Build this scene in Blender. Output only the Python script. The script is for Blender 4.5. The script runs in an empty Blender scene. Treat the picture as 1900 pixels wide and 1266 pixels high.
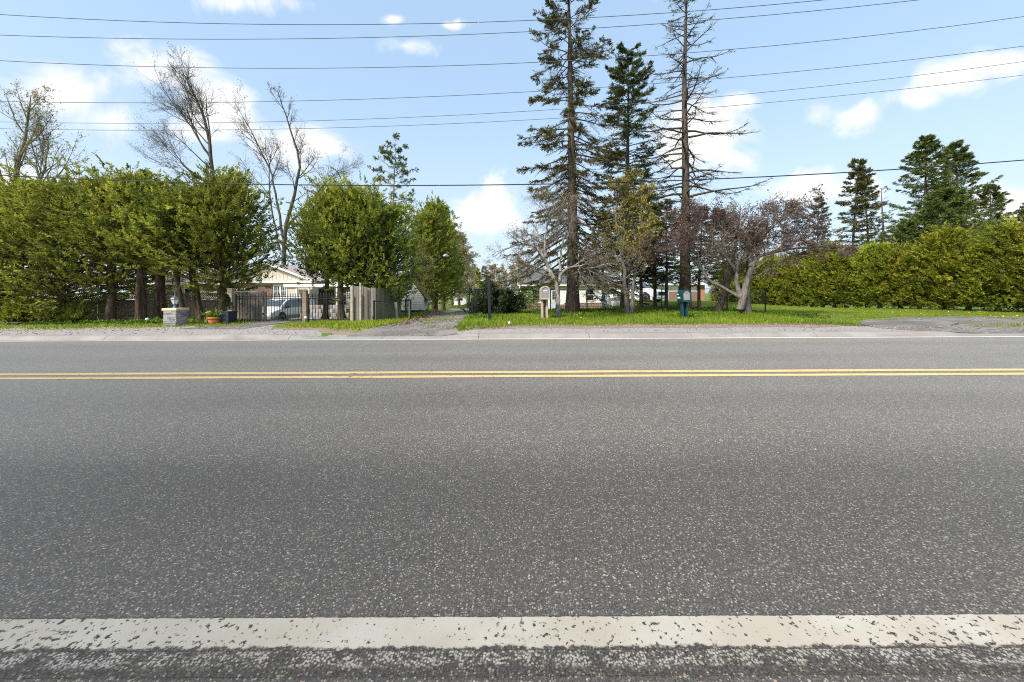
import bpy, bmesh, math, random
import numpy as np
from mathutils import Vector, Matrix, Euler

R = math.radians
random.seed(11)
scn = bpy.context.scene
col = scn.collection

# ------------------------------------------------------------------ camera
CAM_H = 1.15
FPX = 680.0                      # focal length in photograph pixels (1900 wide)
cam_d = bpy.data.cameras.new('camera')
cam = bpy.data.objects.new('camera', cam_d)
col.objects.link(cam)
cam_d.sensor_width = 36.0
cam_d.lens = 36.0 * FPX / 1900.0
cam_d.shift_y = -(633.0 - 546.0) / 1900.0
cam_d.clip_start = 0.05
cam_d.clip_end = 6000.0
cam.location = (0, 0, CAM_H)
cam.rotation_euler = (Matrix.Rotation(R(90), 4, 'X') @ Matrix.Rotation(-9.0 / 1900.0, 4, 'Z')).to_euler()
scn.camera = cam

# ------------------------------------------------------------------ sky and sun
SUN_EL, SUN_AZ = R(42), R(222)          # compass style: 0 = +Y (away from camera), clockwise
wd = bpy.data.worlds.new('World')
scn.world = wd
wd.use_nodes = True
wn, wl = wd.node_tree.nodes, wd.node_tree.links
wn.clear()

def wmath(op, a, b=None, c=None, clamp=False):
    n = wn.new('ShaderNodeMath'); n.operation = op; n.use_clamp = clamp
    for i, x in enumerate((a, b, c)):
        if x is None: continue
        if isinstance(x, (int, float)): n.inputs[i].default_value = x
        else: wl.new(x, n.inputs[i])
    return n.outputs[0]

sky = wn.new('ShaderNodeTexSky')
sky.sky_type = 'NISHITA'
sky.sun_disc = False
sky.sun_elevation = SUN_EL
sky.sun_rotation = SUN_AZ
sky.altitude = 100
sky.air_density = 1.0
sky.dust_density = 2.2
sky.ozone_density = 1.3
tc = wn.new('ShaderNodeTexCoord')
sep = wn.new('ShaderNodeSeparateXYZ'); wl.new(tc.outputs['Generated'], sep.inputs[0])
ay = wmath('MAXIMUM', wmath('ABSOLUTE', sep.outputs[1]), 0.02)
U = wmath('DIVIDE', sep.outputs[0], ay)
V = wmath('DIVIDE', sep.outputs[2], ay)
nz = wn.new('ShaderNodeTexNoise'); nz.inputs['Scale'].default_value = 7.5; nz.inputs['Detail'].default_value = 9
nz.inputs['Roughness'].default_value = 0.56; nz.inputs['Distortion'].default_value = 0.5
wl.new(tc.outputs['Generated'], nz.inputs['Vector'])
# cumulus puffs as directions in the sky (tangent of azimuth, tangent of elevation, half sizes)
CLOUDS = [(-1.22, .55, .21, .10), (-1.10, .48, .13, .08), (-.97, .62, .15, .08), (-.84, .50, .14, .09), (-.57, .43, .13, .09),
          (-.287, .68, .085, .042), (-.32, .75, .045, .022), (-.17, .735, .05, .018), (-.75, .80, .13, .05),
          (.50, .43, .19, .11), (.62, .36, .10, .05), (.905, .487, .10, .052), (1.20, .58, .11, .055), (1.33, .62, .11, .05),
          (1.10, .53, .09, .04), (-.07, .21, .17, .12), (.63, .52, .06, .03), (1.36, .24, .2, .06), (-1.35, .25, .25, .09), (.85, .28, .2, .05)]
field = None
for (u0, v0, a, b) in CLOUDS:
    du = wmath('MULTIPLY', wmath('SUBTRACT', U, u0), 1 / a)
    dv = wmath('MULTIPLY', wmath('SUBTRACT', V, v0), 1 / b)
    f = wmath('SUBTRACT', 1.0, wmath('SQRT', wmath('ADD', wmath('MULTIPLY', du, du), wmath('MULTIPLY', dv, dv))))
    field = f if field is None else wmath('SMOOTH_MAX', field, f, 0.25)
field = wmath('MAXIMUM', field, -0.8)
fz = wmath('ADD', field, wmath('MULTIPLY', wmath('SUBTRACT', nz.outputs['Fac'], 0.5), 3.6))
mr = wn.new('ShaderNodeMapRange'); mr.interpolation_type = 'SMOOTHSTEP'
mr.inputs[1].default_value = -0.10; mr.inputs[2].default_value = 0.80; mr.inputs[3].default_value = 0; mr.inputs[4].default_value = 0.93
wl.new(fz, mr.inputs[0])
# thin haze toward the horizon
hz = wn.new('ShaderNodeMapRange'); hz.interpolation_type = 'SMOOTHSTEP'
hz.inputs[1].default_value = 0.0; hz.inputs[2].default_value = 0.55; hz.inputs[3].default_value = 0.55; hz.inputs[4].default_value = 0.0
wl.new(sep.outputs[2], hz.inputs[0])
SKY_K = 0.105
tint = wn.new('ShaderNodeMix'); tint.data_type = 'RGBA'
tint.inputs[0].default_value = 0.45                     # milky spring air over the clear-sky model
wl.new(sky.outputs[0], tint.inputs[6]); tint.inputs[7].default_value = (4.7, 6.7, 8.8, 1)
m0 = wn.new('ShaderNodeMix'); m0.data_type = 'RGBA'
wl.new(hz.outputs[0], m0.inputs[0]); wl.new(tint.outputs[2], m0.inputs[6]); m0.inputs[7].default_value = (4.9, 5.5, 5.95, 1)
mx = wn.new('ShaderNodeMix'); mx.data_type = 'RGBA'
wl.new(mr.outputs[0], mx.inputs[0]); wl.new(m0.outputs[2], mx.inputs[6]); mx.inputs[7].default_value = (6.3, 6.3, 6.35, 1)
bg = wn.new('ShaderNodeBackground'); bg.inputs[1].default_value = SKY_K
wl.new(mx.outputs[2], bg.inputs[0])
wo = wn.new('ShaderNodeOutputWorld'); wl.new(bg.outputs[0], wo.inputs[0])

sun_d = bpy.data.lights.new('sun', 'SUN')
sun_d.energy = 3.7
sun_d.angle = R(9)
sun_d.color = (1.0, 0.945, 0.86)
sun = bpy.data.objects.new('sun', sun_d); col.objects.link(sun)
sdir = Vector((math.sin(SUN_AZ) * math.cos(SUN_EL), math.cos(SUN_AZ) * math.cos(SUN_EL), math.sin(SUN_EL)))
sun.rotation_euler = sdir.to_track_quat('Z', 'Y').to_euler()
sun.location = sdir * 60

scn.view_settings.view_transform = 'Standard'
scn.view_settings.look = 'None'
scn.view_settings.exposure = 0.75
scn.view_settings.gamma = 1.0
scn.view_settings.use_curve_mapping = False
scn.render.engine = 'CYCLES'
scn.cycles.max_bounces = 6
scn.cycles.transparent_max_bounces = 8
scn.cycles.use_denoising = False
scn.cycles.filter_width = 1.1

# ------------------------------------------------------------------ materials
MATS = {}
class NT:
    """small helper round a material's node tree"""
    def __init__(s, name):
        s.m = bpy.data.materials.new(name); s.m.use_nodes = True
        s.n, s.l = s.m.node_tree.nodes, s.m.node_tree.links
        s.n.clear()
        s.out = s.n.new('ShaderNodeOutputMaterial')
        s.p = s.n.new('ShaderNodeBsdfPrincipled')
        s.l.new(s.p.outputs[0], s.out.inputs[0])
        s.p.inputs['Specular IOR Level'].default_value = 0.3
        MATS[name] = s.m
    def put(s, sock, x):
        if isinstance(x, (int, float)): sock.default_value = x
        elif isinstance(x, tuple): sock.default_value = (x + (1,))[:4] if len(sock.default_value) == 4 else x
        else: s.l.new(x, sock)
    def math(s, op, a, b=None, c=None, clamp=False):
        n = s.n.new('ShaderNodeMath'); n.operation = op; n.use_clamp = clamp
        for i, x in enumerate((a, b, c)):
            if x is not None: s.put(n.inputs[i], x)
        return n.outputs[0]
    def mix(s, f, a, b, mode='MIX'):
        n = s.n.new('ShaderNodeMix'); n.data_type = 'RGBA'; n.blend_type = mode
        s.put(n.inputs[0], f); s.put(n.inputs[6], a); s.put(n.inputs[7], b)
        return n.outputs[2]
    def coord(s, kind='Object', scale=(1, 1, 1)):
        t = s.n.new('ShaderNodeTexCoord'); m = s.n.new('ShaderNodeMapping')
        m.inputs['Scale'].default_value = scale
        s.l.new(t.outputs[kind], m.inputs[0]); return m.outputs[0]
    def noise(s, vec, scale, detail=3, rough=0.55):
        n = s.n.new('ShaderNodeTexNoise'); n.inputs['Scale'].default_value = scale
        n.inputs['Detail'].default_value = detail; n.inputs['Roughness'].default_value = rough
        s.l.new(vec, n.inputs['Vector']); return n.outputs['Fac']
    def vor(s, vec, scale, feature='F1'):
        n = s.n.new('ShaderNodeTexVoronoi'); n.inputs['Scale'].default_value = scale; n.feature = feature
        s.l.new(vec, n.inputs['Vector']); return n
    def ramp(s, f, stops, interp='LINEAR'):
        n = s.n.new('ShaderNodeValToRGB'); n.color_ramp.interpolation = interp
        e = n.color_ramp.elements
        while len(e) < len(stops): e.new(0.5)
        for i, (p, c) in enumerate(stops):
            e[i].position = p; e[i].color = (c + (1,))[:4] if isinstance(c, tuple) else (c, c, c, 1)
        s.put(n.inputs[0], f); return n.outputs[0]
    def rng(s, f, a, b, c=0.0, d=1.0, smooth=True):
        n = s.n.new('ShaderNodeMapRange'); n.interpolation_type = 'SMOOTHSTEP' if smooth else 'LINEAR'
        s.put(n.inputs[0], f)
        for i, x in enumerate((a, b, c, d)): n.inputs[i + 1].default_value = x
        return n.outputs[0]
    def bump(s, h, strength=0.3, dist=0.01):
        n = s.n.new('ShaderNodeBump'); n.inputs['Strength'].default_value = strength; n.inputs['Distance'].default_value = dist
        s.l.new(h, n.inputs['Height']); s.l.new(n.outputs[0], s.p.inputs['Normal'])
    def col(s, c, rough=0.8, metal=0.0):
        s.put(s.p.inputs['Base Color'], c); s.put(s.p.inputs['Roughness'], rough); s.p.inputs['Metallic'].default_value = metal

def plain(name, c, rough=0.7, metal=0.0, var=0.12, scale=6.0, spec=0.3, bump=0.0):
    t = NT(name); v = t.coord('Object')
    n = t.noise(v, scale, 4)
    f = t.rng(n, 0.3, 0.7, 0, 1)
    t.col(t.mix(f, tuple(x * (1 - var) for x in c), tuple(min(1, x * (1 + var)) for x in c)), rough, metal)
    t.p.inputs['Specular IOR Level'].default_value = spec
    if bump: t.bump(n, bump, 0.01)
    return t

def asphalt_color(t, v, dark=1.0):
    """worn exposed-aggregate asphalt: returns colour, height"""
    a = t.vor(v, 128.0); b = t.vor(v, 290.0); g = t.vor(v, 58.0)
    ra = t.n.new('ShaderNodeSeparateColor'); t.l.new(a.outputs['Color'], ra.inputs[0])
    rb = t.n.new('ShaderNodeSeparateColor'); t.l.new(b.outputs['Color'], rb.inputs[0])
    rg = t.n.new('ShaderNodeSeparateColor'); t.l.new(g.outputs['Color'], rg.inputs[0])
    k = dark
    bind = t.mix(rb.outputs[0], (.042 * k, .038 * k, .034 * k), (.19 * k, .172 * k, .152 * k))
    w = lambda x, r=1.0, b_=.90: (x * k * 1.08 * r, x * k * .99, x * k * b_ * .93)
    stone = t.ramp(ra.outputs[0], [(0.0, w(.055, 1, 1)), (.28, w(.095, 1, 1)), (.52, w(.145, 1, .97)), (.74, w(.25)), (.88, w(.42, 1, .88)), (.93, w(.38, 1.2, .68)), (1, w(.62, 1, .88))])
    sm = t.math('MULTIPLY', t.rng(a.outputs['Distance'], .36, .54, 1, 0), t.rng(ra.outputs[1], .10, .2))
    c = t.mix(sm, bind, stone)
    big = t.math('MULTIPLY', t.rng(g.outputs['Distance'], .24, .36, 1, 0), t.rng(rg.outputs[1], .86, .90))
    bigc = t.ramp(rg.outputs[0], [(0, (.09 * k, .09 * k, .1 * k)), (.4, (.22 * k, .21 * k, .2 * k)), (.7, (.55 * k, .50 * k, .44 * k)), (1, (.50 * k, .33 * k, .24 * k))])
    c = t.mix(big, c, bigc)
    return c, t.math('ADD', t.math('MULTIPLY', sm, 0.6), big)

t = NT('asphalt'); v = t.coord('Object')
c, hgt = asphalt_color(t, v, .54)
vs = t.coord('Object', (0.10, 1.0, 1.0))
streak = t.noise(vs, 1.3, 3)
patch = t.noise(v, 0.55, 4)
sp = t.n.new('ShaderNodeSeparateXYZ'); t.l.new(v, sp.inputs[0])
# polished wheel tracks run along the lanes
def track(yc, w): return t.rng(t.math('ABSOLUTE', t.math('SUBTRACT', sp.outputs[1], yc)), 0.05, w, 1, 0)
tr = t.math('MAXIMUM', t.math('MAXIMUM', track(2.15, .75), track(3.95, .55)), t.math('MAXIMUM', track(6.6, .6), track(8.3, .6)))
lum = t.math('ADD', t.math('ADD', t.math('MULTIPLY', streak, .45), t.math('MULTIPLY', patch, .34)), t.math('ADD', t.math('MULTIPLY', tr, -.12), .62))
# lane wear in bands; grazing-light brightening with distance is also painted into the colour
band_noise = t.noise(t.coord('Object', (.05, 1, 1)), .9, 2)
yw = t.math('ADD', sp.outputs[1], t.math('MULTIPLY', t.math('SUBTRACT', band_noise, .5), .8))
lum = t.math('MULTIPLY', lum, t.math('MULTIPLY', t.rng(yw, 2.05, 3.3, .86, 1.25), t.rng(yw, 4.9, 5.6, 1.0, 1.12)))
lc = t.n.new('ShaderNodeCombineColor')
for i in range(3): t.l.new(lum, lc.inputs[i])
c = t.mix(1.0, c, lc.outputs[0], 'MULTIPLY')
blot = t.vor(v, .55); rbt = t.n.new('ShaderNodeSeparateColor'); t.l.new(blot.outputs['Color'], rbt.inputs[0])
bn = t.noise(v, 14, 3)
spot = t.math('MULTIPLY', t.rng(t.math('ADD', blot.outputs['Distance'], t.math('MULTIPLY', bn, .06)), .055, .075, .7, 0), t.rng(rbt.outputs[0], .55, .6))
c = t.mix(spot, c, (.016, .013, .011))
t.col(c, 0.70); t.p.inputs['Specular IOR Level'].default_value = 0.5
t.p.inputs['Diffuse Roughness'].default_value = 1.0
t.p.inputs['Sheen Weight'].default_value = 0.72; t.p.inputs['Sheen Roughness'].default_value = 0.21; t.p.inputs['Sheen Tint'].default_value = (1, .90, .79, 1)
t.bump(hgt, 0.16, 0.003)

t = NT('old_asphalt'); v = t.coord('Object')
c, hgt = asphalt_color(t, v, 1.0)
n1 = t.noise(v, 0.8, 5, .65); n2 = t.noise(v, 5.0, 4)
c = t.mix(t.rng(n1, .42, .62, 0, .75), c, (.27, .235, .205))
c = t.mix(t.rng(n2, .56, .66, 0, .7), c, (.16, .13, .105))
crk = t.vor(v, .9, 'DISTANCE_TO_EDGE')
wv = t.noise(v, 4, 3)
cm = t.rng(t.math('ADD', crk.outputs['Distance'], t.math('MULTIPLY', t.math('SUBTRACT', wv, .5), .10)), .004, .02, .8, 0)
c = t.mix(cm, c, (.05, .045, .04))
t.col(c, .9); t.bump(hgt, .4, .006)

t = NT('gravel_dust'); v = t.coord('Object')
a = t.vor(v, 55.0); ra = t.n.new('ShaderNodeSeparateColor'); t.l.new(a.outputs['Color'], ra.inputs[0])
c = t.ramp(ra.outputs[0], [(0, (.19, .17, .155)), (.5, (.29, .262, .24)), (1, (.42, .38, .35))])
n1 = t.noise(v, 1.1, 5, .6)
c = t.mix(t.rng(n1, .4, .65, .1, .6), c, (.30, .265, .245))
t.col(c, .95); t.bump(a.outputs['Distance'], .4, .01)

t = NT('dirt'); v = t.coord('Object')
a = t.vor(v, 45.0); ra = t.n.new('ShaderNodeSeparateColor'); t.l.new(a.outputs['Color'], ra.inputs[0])
n1 = t.noise(v, 2.2, 5, .65)
c = t.mix(n1, (.17, .115, .075), (.33, .25, .185))
c = t.mix(t.math('MULTIPLY', ra.outputs[0], .45), c, (.22, .19, .16))
t.col(c, .95); t.bump(n1, .5, .03)

t = NT('mulch'); v = t.coord('Object')
n1 = t.noise(v, 14, 5, .7); n2 = t.noise(v, 1.5, 3)
c = t.mix(t.rng(n1, .35, .7), (.06, .045, .032), (.23, .18, .13))
c = t.mix(t.rng(n2, .5, .7, 0, .5), c, (.05, .08, .02))
t.col(c, .95); t.bump(n1, .6, .04)

t = NT('soil_grass'); v = t.coord('Object')
n1 = t.noise(v, 18, 5, .7); n2 = t.noise(v, .45, 4); n3 = t.noise(v, 3.0, 4)
c = t.mix(t.rng(n1, .3, .72), (.05, .095, .012), (.16, .26, .025))
c = t.mix(t.rng(n2, .38, .66, 0, .5), c, (.14, .19, .03))
c = t.mix(t.rng(n3, .60, .74, 0, .45), c, (.11, .085, .05))
t.col(c, .9); t.bump(n1, .8, .06)

t = NT('concrete'); v = t.coord('Object')
n1 = t.noise(v, 1.2, 5, .6); n2 = t.noise(v, 90, 3); n3 = t.noise(t.coord('Object', (.6, 3, 6)), 2.2, 4)
c = t.mix(t.rng(n1, .35, .7), (.245, .22, .195), (.325, .30, .27))
c = t.mix(t.math('MULTIPLY', t.rng(n2, .35, .65), .35), c, (.19, .175, .16))
c = t.mix(t.rng(n3, .58, .7, 0, .4), c, (.16, .14, .12))
t.col(c, .92); t.bump(n2, .3, .004)

def paint_mat(name, base, base2, wear, chip_scale, faded=False):
    t = NT(name); v = t.coord('Object')
    ac, ah = asphalt_color(t, v, .36)
    t.p.inputs['Sheen Weight'].default_value = 0.5; t.p.inputs['Sheen Roughness'].default_value = 0.21; t.p.inputs['Sheen Tint'].default_value = (1, .90, .79, 1); t.p.inputs['Diffuse Roughness'].default_value = 1.0
    n1 = t.noise(v, 3.0, 4); n2 = t.noise(v, chip_scale, 4, .6); n3 = t.noise(v, 0.7, 3); n4 = t.noise(v, 120, 2)
    pc = t.mix(t.rng(n1, .35, .68), base, base2)
    pc = t.mix(t.math('MULTIPLY', t.rng(n4, .35, .7), .18), pc, (.30, .27, .24))
    if faded:
        a = t.vor(v, 120.0); ra = t.n.new('ShaderNodeSeparateColor'); t.l.new(a.outputs['Color'], ra.inputs[0])
        thr = t.math('ADD', t.math('MULTIPLY', n2, 1.5), t.math('MULTIPLY', ra.outputs[0], .35))
        mask = t.math('MULTIPLY', t.rng(thr, .86, 1.0, 0, .85), t.rng(a.outputs['Distance'], .40, .60, 1, .1))
        sp = t.n.new('ShaderNodeSeparateXYZ'); t.l.new(v, sp.inputs[0])
        edge = t.math('MULTIPLY', t.rng(sp.outputs[1], 1.118, 1.14), t.rng(sp.outputs[1], 1.17, 1.185, 1, .75))
        mask = t.math('MULTIPLY', mask, edge)
        c = t.mix(mask, ac, pc)
    else:
        chip = t.rng(t.math('ADD', n2, t.math('MULTIPLY', t.math('SUBTRACT', n3, .5), .5)), wear, wear + .045)
        fine = t.noise(v, 60, 3); chip2 = t.rng(fine, .685, .72, 0, .8)
        if name == 'white_paint':
            sp = t.n.new('ShaderNodeSeparateXYZ'); t.l.new(v, sp.inputs[0]); en = t.noise(v, 38, 4, .65); en2 = t.noise(v, 7, 3)
            jag = t.math('ADD', t.math('MULTIPLY', t.math('SUBTRACT', en, .5), .045), t.math('MULTIPLY', t.math('SUBTRACT', en2, .5), .03))
            yy = t.math('ADD', sp.outputs[1], jag)
            chip2 = t.math('MAXIMUM', chip2, t.rng(yy, 1.186, 1.196, 1, 0))
            chip2 = t.math('MAXIMUM', chip2, t.rng(t.math('ADD', sp.outputs[1], t.math('MULTIPLY', jag, .22)), 1.300, 1.303))
        c = t.mix(t.math('MAXIMUM', chip, chip2), pc, ac)
    t.col(c, .75)
    t.bump(ah, .15, .004)
paint_mat('white_paint', (.285, .260, .214), (.33, .31, .272), .598, 50.0)
paint_mat('white_paint_faded', (.26, .24, .205), (.31, .293, .262), .5, 13.0, True)
paint_mat('yellow_paint', (.46, .305, .10), (.50, .355, .14), .655, 13.0)
paint_mat('far_white_paint', (.42, .405, .38), (.48, .465, .44), .72, 16.0)

def bark(name, c1, c2, sx=9.0, sz=1.6, b=.7):
    t = NT(name); v = t.coord('Object', (sx, sx, sz))
    n1 = t.noise(v, 2.2, 6, .65); n2 = t.noise(t.coord('Object'), 1.3, 3)
    c = t.mix(t.rng(n1, .34, .66), c1, c2)
    c = t.mix(t.rng(n2, .52, .7, 0, .3), c, (.10, .11, .055))
    t.col(c, .93); t.bump(n1, b, .05)
bark('bark_cedar', (.050, .033, .022), (.155, .105, .072))
bark('bark_spruce', (.038, .028, .022), (.125, .092, .072), 7, 3)
bark('bark_grey', (.085, .072, .06), (.21, .185, .16))
bark('bark_pale', (.10, .083, .068), (.34, .30, .26), 5, 2.5, .5)
bark('bark_dark', (.045, .035, .03), (.12, .095, .08))
bark('bark_red', (.06, .044, .036), (.16, .115, .09))
bark('twig_purple', (.09, .066, .06), (.19, .145, .125))
bark('twig_grey', (.075, .06, .047), (.165, .137, .108))
bark('bark_tan', (.13, .105, .07), (.28, .23, .165))

def leaf_mat(name, c0, c1, c2=None, trans=.25, rough=.65):
    t = NT(name)
    at = t.n.new('ShaderNodeAttribute'); at.attribute_name = 'tint'
    st = [(0, c0), (1, c1)] if c2 is None else [(0, c0), (.6, c1), (1, c2)]
    c = t.ramp(at.outputs['Fac'], st)
    oi = t.n.new('ShaderNodeObjectInfo')
    hv = t.n.new('ShaderNodeHueSaturation')
    t.l.new(t.math('ADD', t.math('MULTIPLY', oi.outputs['Random'], .3), .86), hv.inputs['Value'])
    t.l.new(t.math('ADD', t.math('MULTIPLY', oi.outputs['Random'], .02), .49), hv.inputs['Hue'])
    t.l.new(c, hv.inputs['Color']); c = hv.outputs[0]
    t.col(c, rough); t.p.inputs['Specular IOR Level'].default_value = .25
    tr = t.n.new('ShaderNodeBsdfTranslucent'); t.l.new(c, tr.inputs[0])
    ms = t.n.new('ShaderNodeMixShader'); ms.inputs[0].default_value = trans
    t.l.new(t.p.outputs[0], ms.inputs[1]); t.l.new(tr.outputs[0], ms.inputs[2]); t.l.new(ms.outputs[0], t.out.inputs[0])
leaf_mat('leaf_cedar', (.080, .102, .017), (.250, .282, .038), (.47, .455, .065), .48)
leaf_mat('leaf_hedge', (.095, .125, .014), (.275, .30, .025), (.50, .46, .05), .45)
leaf_mat('leaf_spruce', (.038, .050, .016), (.105, .122, .032), (.21, .195, .06), .2)
leaf_mat('leaf_spruce_olive', (.055, .055, .018), (.135, .128, .042), (.23, .195, .075), .2)
leaf_mat('leaf_pine', (.06, .085, .022), (.15, .19, .045), (.26, .28, .08), .3)
leaf_mat('leaf_yew', (.012, .024, .008), (.036, .058, .016), (.085, .10, .03), .12)
leaf_mat('bud_brown', (.10, .07, .045), (.17, .125, .07))
leaf_mat('bud_yellow', (.16, .12, .035), (.30, .24, .05), (.36, .31, .09), .3)
leaf_mat('bud_purple', (.10, .055, .055), (.16, .10, .085), (.17, .15, .07), .3)
leaf_mat('leaf_spruce_far', (.06, .08, .024), (.15, .18, .045), (.27, .27, .08), .25)
leaf_mat('bud_tan', (.27, .21, .12), (.42, .34, .20), (.42, .39, .18), .4)
leaf_mat('leaf_yellow', (.35, .25, .04), (.55, .42, .08), None, .35)
leaf_mat('leaf_lime', (.22, .26, .03), (.40, .42, .06), None, .35)
leaf_mat('grass_blade', (.095, .140, .011), (.19, .26, .019), (.33, .35, .05), .35)
leaf_mat('lawn_blade', (.14, .18, .013), (.24, .30, .020), (.38, .39, .05), .35)
leaf_mat('weed_leaf', (.05, .11, .008), (.125, .23, .015), (.24, .33, .035), .35)
leaf_mat('dry_leaf', (.11, .06, .03), (.22, .13, .075), (.30, .20, .12), .1)
leaf_mat('dandelion', (.75, .50, .02), (.85, .62, .04), None, .1)

plain('shrub_dark', (.05, .06, .02))
t = NT('wood_grey'); v = t.coord('Object', (14, 14, 1.2)); n1 = t.noise(v, 3, 5, .65); n2 = t.noise(t.coord('Object'), 2, 3)
oi = t.n.new('ShaderNodeObjectInfo')
c = t.mix(n1, (.15, .128, .105), (.33, .29, .245)); c = t.mix(t.math('MULTIPLY', oi.outputs['Random'], .45), c, (.13, .10, .078))
t.col(c, .9); t.bump(n1, .4, .01)
t = NT('wood_brown'); v = t.coord('Object', (14, 14, 1.2)); n1 = t.noise(v, 3, 5, .65)
oi = t.n.new('ShaderNodeObjectInfo')
c = t.mix(n1, (.24, .19, .14), (.45, .37, .285)); c = t.mix(t.math('MULTIPLY', oi.outputs['Random'], .5), c, (.19, .145, .105))
t.col(c, .9); t.bump(n1, .4, .01)
t = NT('wood_mossy'); v = t.coord('Object', (14, 14, 1.2)); n1 = t.noise(v, 3, 5, .65); n2 = t.noise(t.coord('Object'), 1.4, 4)
oi = t.n.new('ShaderNodeObjectInfo')
c = t.mix(n1, (.14, .12, .095), (.28, .25, .20)); c = t.mix(t.rng(n2, .4, .65, .1, .8), c, (.20, .20, .05))
c = t.mix(t.math('MULTIPLY', oi.outputs['Random'], .3), c, (.12, .10, .07))
t.col(c, .9); t.bump(n1, .4, .01)
plain('wood_pale', (.36, .31, .235), .85, var=.2, scale=9)
plain('wood_post', (.24, .17, .115), .85, var=.25, scale=9)
plain('white_siding', (.80, .785, .735), .7, var=.08, scale=3)
t = NT('weathered_siding'); v = t.coord('Object'); n1 = t.noise(t.coord('Object', (1, 1, 3)), 2.6, 5, .65)
c = t.mix(t.rng(n1, .56, .70, 0, .75), (.67, .655, .61), (.33, .28, .19)); t.col(c, .8)
plain('white_trim', (.74, .73, .70), .6, var=.05)
plain('mossy_trim', (.56, .53, .37), .85, var=.25, scale=5)
t = NT('shingle_grey'); v = t.coord('Object', (3.0, 7, 7)); a = t.vor(v, 1.6); ra = t.n.new('ShaderNodeSeparateColor'); t.l.new(a.outputs['Color'], ra.inputs[0])
n1 = t.noise(t.coord('Object'), .9, 4)
c = t.mix(ra.outputs[0], (.085, .086, .093), (.145, .145, .15)); c = t.mix(t.rng(n1, .45, .7, 0, .6), c, (.10, .095, .065)); t.col(c, .9); t.bump(ra.outputs[0], .3, .02)
t = NT('shingle_pink'); v = t.coord('Object', (3.0, 7, 7)); a = t.vor(v, 1.6); ra = t.n.new('ShaderNodeSeparateColor'); t.l.new(a.outputs['Color'], ra.inputs[0])
c = t.mix(ra.outputs[0], (.33, .26, .24), (.47, .39, .365)); t.col(c, .9)
t = NT('shingle_pale'); v = t.coord('Object', (3.0, 7, 7)); a = t.vor(v, 1.6); ra = t.n.new('ShaderNodeSeparateColor'); t.l.new(a.outputs['Color'], ra.inputs[0])
c = t.mix(ra.outputs[0], (.34, .36, .39), (.50, .52, .55)); t.col(c, .85)
t = NT('moss_roof'); v = t.coord('Object'); n1 = t.noise(v, 9, 5, .65); n2 = t.noise(v, 1.7, 3)
c = t.mix(t.rng(n1, .36, .66), (.09, .075, .03), (.30, .27, .035)); c = t.mix(t.rng(n2, .55, .7, 0, .7), c, (.10, .085, .065)); t.col(c, .95); t.bump(n1, .8, .04)
t = NT('brick'); v = t.coord('Object', (1, 1, 1)); b = t.n.new('ShaderNodeTexBrick'); b.inputs['Scale'].default_value = 4.5
sx = t.n.new('ShaderNodeSeparateXYZ'); t.l.new(v, sx.inputs[0]); cx = t.n.new('ShaderNodeCombineXYZ')
t.l.new(t.math('ADD', sx.outputs[0], sx.outputs[1]), cx.inputs[0]); t.l.new(sx.outputs[2], cx.inputs[1]); t.l.new(cx.outputs[0], b.inputs[0])
b.inputs['Color1'].default_value = (.26, .125, .085, 1); b.inputs['Color2'].default_value = (.17, .085, .06, 1); b.inputs['Mortar'].default_value = (.30, .27, .24, 1)
t.col(b.outputs[0], .9)
plain('beige_board', (.55, .49, .40), .8, var=.1)
plain('orange_brick', (.42, .19, .09), .85, var=.2)
plain('cottage_stone', (.25, .165, .135), .9, var=.35, scale=3.5, bump=.4)
t = NT('ledge_stone'); oi = t.n.new('ShaderNodeObjectInfo'); v = t.coord('Object'); n1 = t.noise(v, 16, 5, .65)
c = t.ramp(oi.outputs['Random'], [(0, (.20, .20, .205)), (.4, (.32, .31, .30)), (.75, (.43, .415, .39)), (1, (.36, .31, .26))])
c = t.mix(t.rng(n1, .35, .7, 0, .5), c, (.16, .15, .145)); t.col(c, .9); t.bump(n1, .6, .02)
plain('cap_stone', (.60, .50, .33), .85, var=.12, scale=7, bump=.3)
plain('black_metal', (.012, .012, .013), .45, .3, spec=.5)
plain('dark_post', (.009, .010, .013), .6, spec=.4)
plain('galvanised', (.20, .20, .20), .5, .6)
plain('lantern_metal', (.11, .135, .165), .5, .3)
plain('frosted_glass', (.62, .63, .60), .3, spec=.5)
plain('terracotta', (.45, .145, .055), .8, var=.15)
plain('planter_slate', (.030, .036, .050), .55)
plain('green_plastic', (.004, .050, .050), .42, var=.1, spec=.45)
plain('beige_plastic', (.42, .335, .265), .55, var=.08)
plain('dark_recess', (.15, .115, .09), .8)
plain('plastic_grey', (.24, .235, .25), .5)
plain('sticker_white', (.75, .76, .74), .6)
plain('sticker_red', (.55, .10, .07), .6)
plain('door_blue', (.47, .52, .55), .6)
plain('tyre', (.018, .018, .019), .85)
plain('alloy', (.42, .42, .43), .35, .8)
plain('van_silver', (.64, .62, .575), .32, .15, var=.03, spec=.6)
plain('van_clad', (.20, .195, .185), .5, var=.05)
plain('truck_white', (.74, .75, .76), .35, .0, var=.03, spec=.5)
plain('boat_blue', (.03, .18, .42), .4, var=.1, spec=.5)
plain('boat_cover', (.62, .61, .60), .75, var=.1)
plain('headlight', (.6, .6, .58), .15, spec=.7)
plain('amber', (.55, .25, .04), .3)
plain('mauve_tarp', (.42, .36, .42), .8)
plain('wire_black', (.022, .023, .025), .6)
plain('wire_grey', (.11, .115, .12), .6)
plain('pole_wood', (.17, .135, .105), .9, var=.25, scale=5)
plain('ceramic', (.35, .33, .3), .3)
plain('lamp_white', (.72, .73, .74), .4)
t = NT('glass_dark'); t.col((.018, .022, .025), .06); t.p.inputs['Specular IOR Level'].default_value = .6
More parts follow.
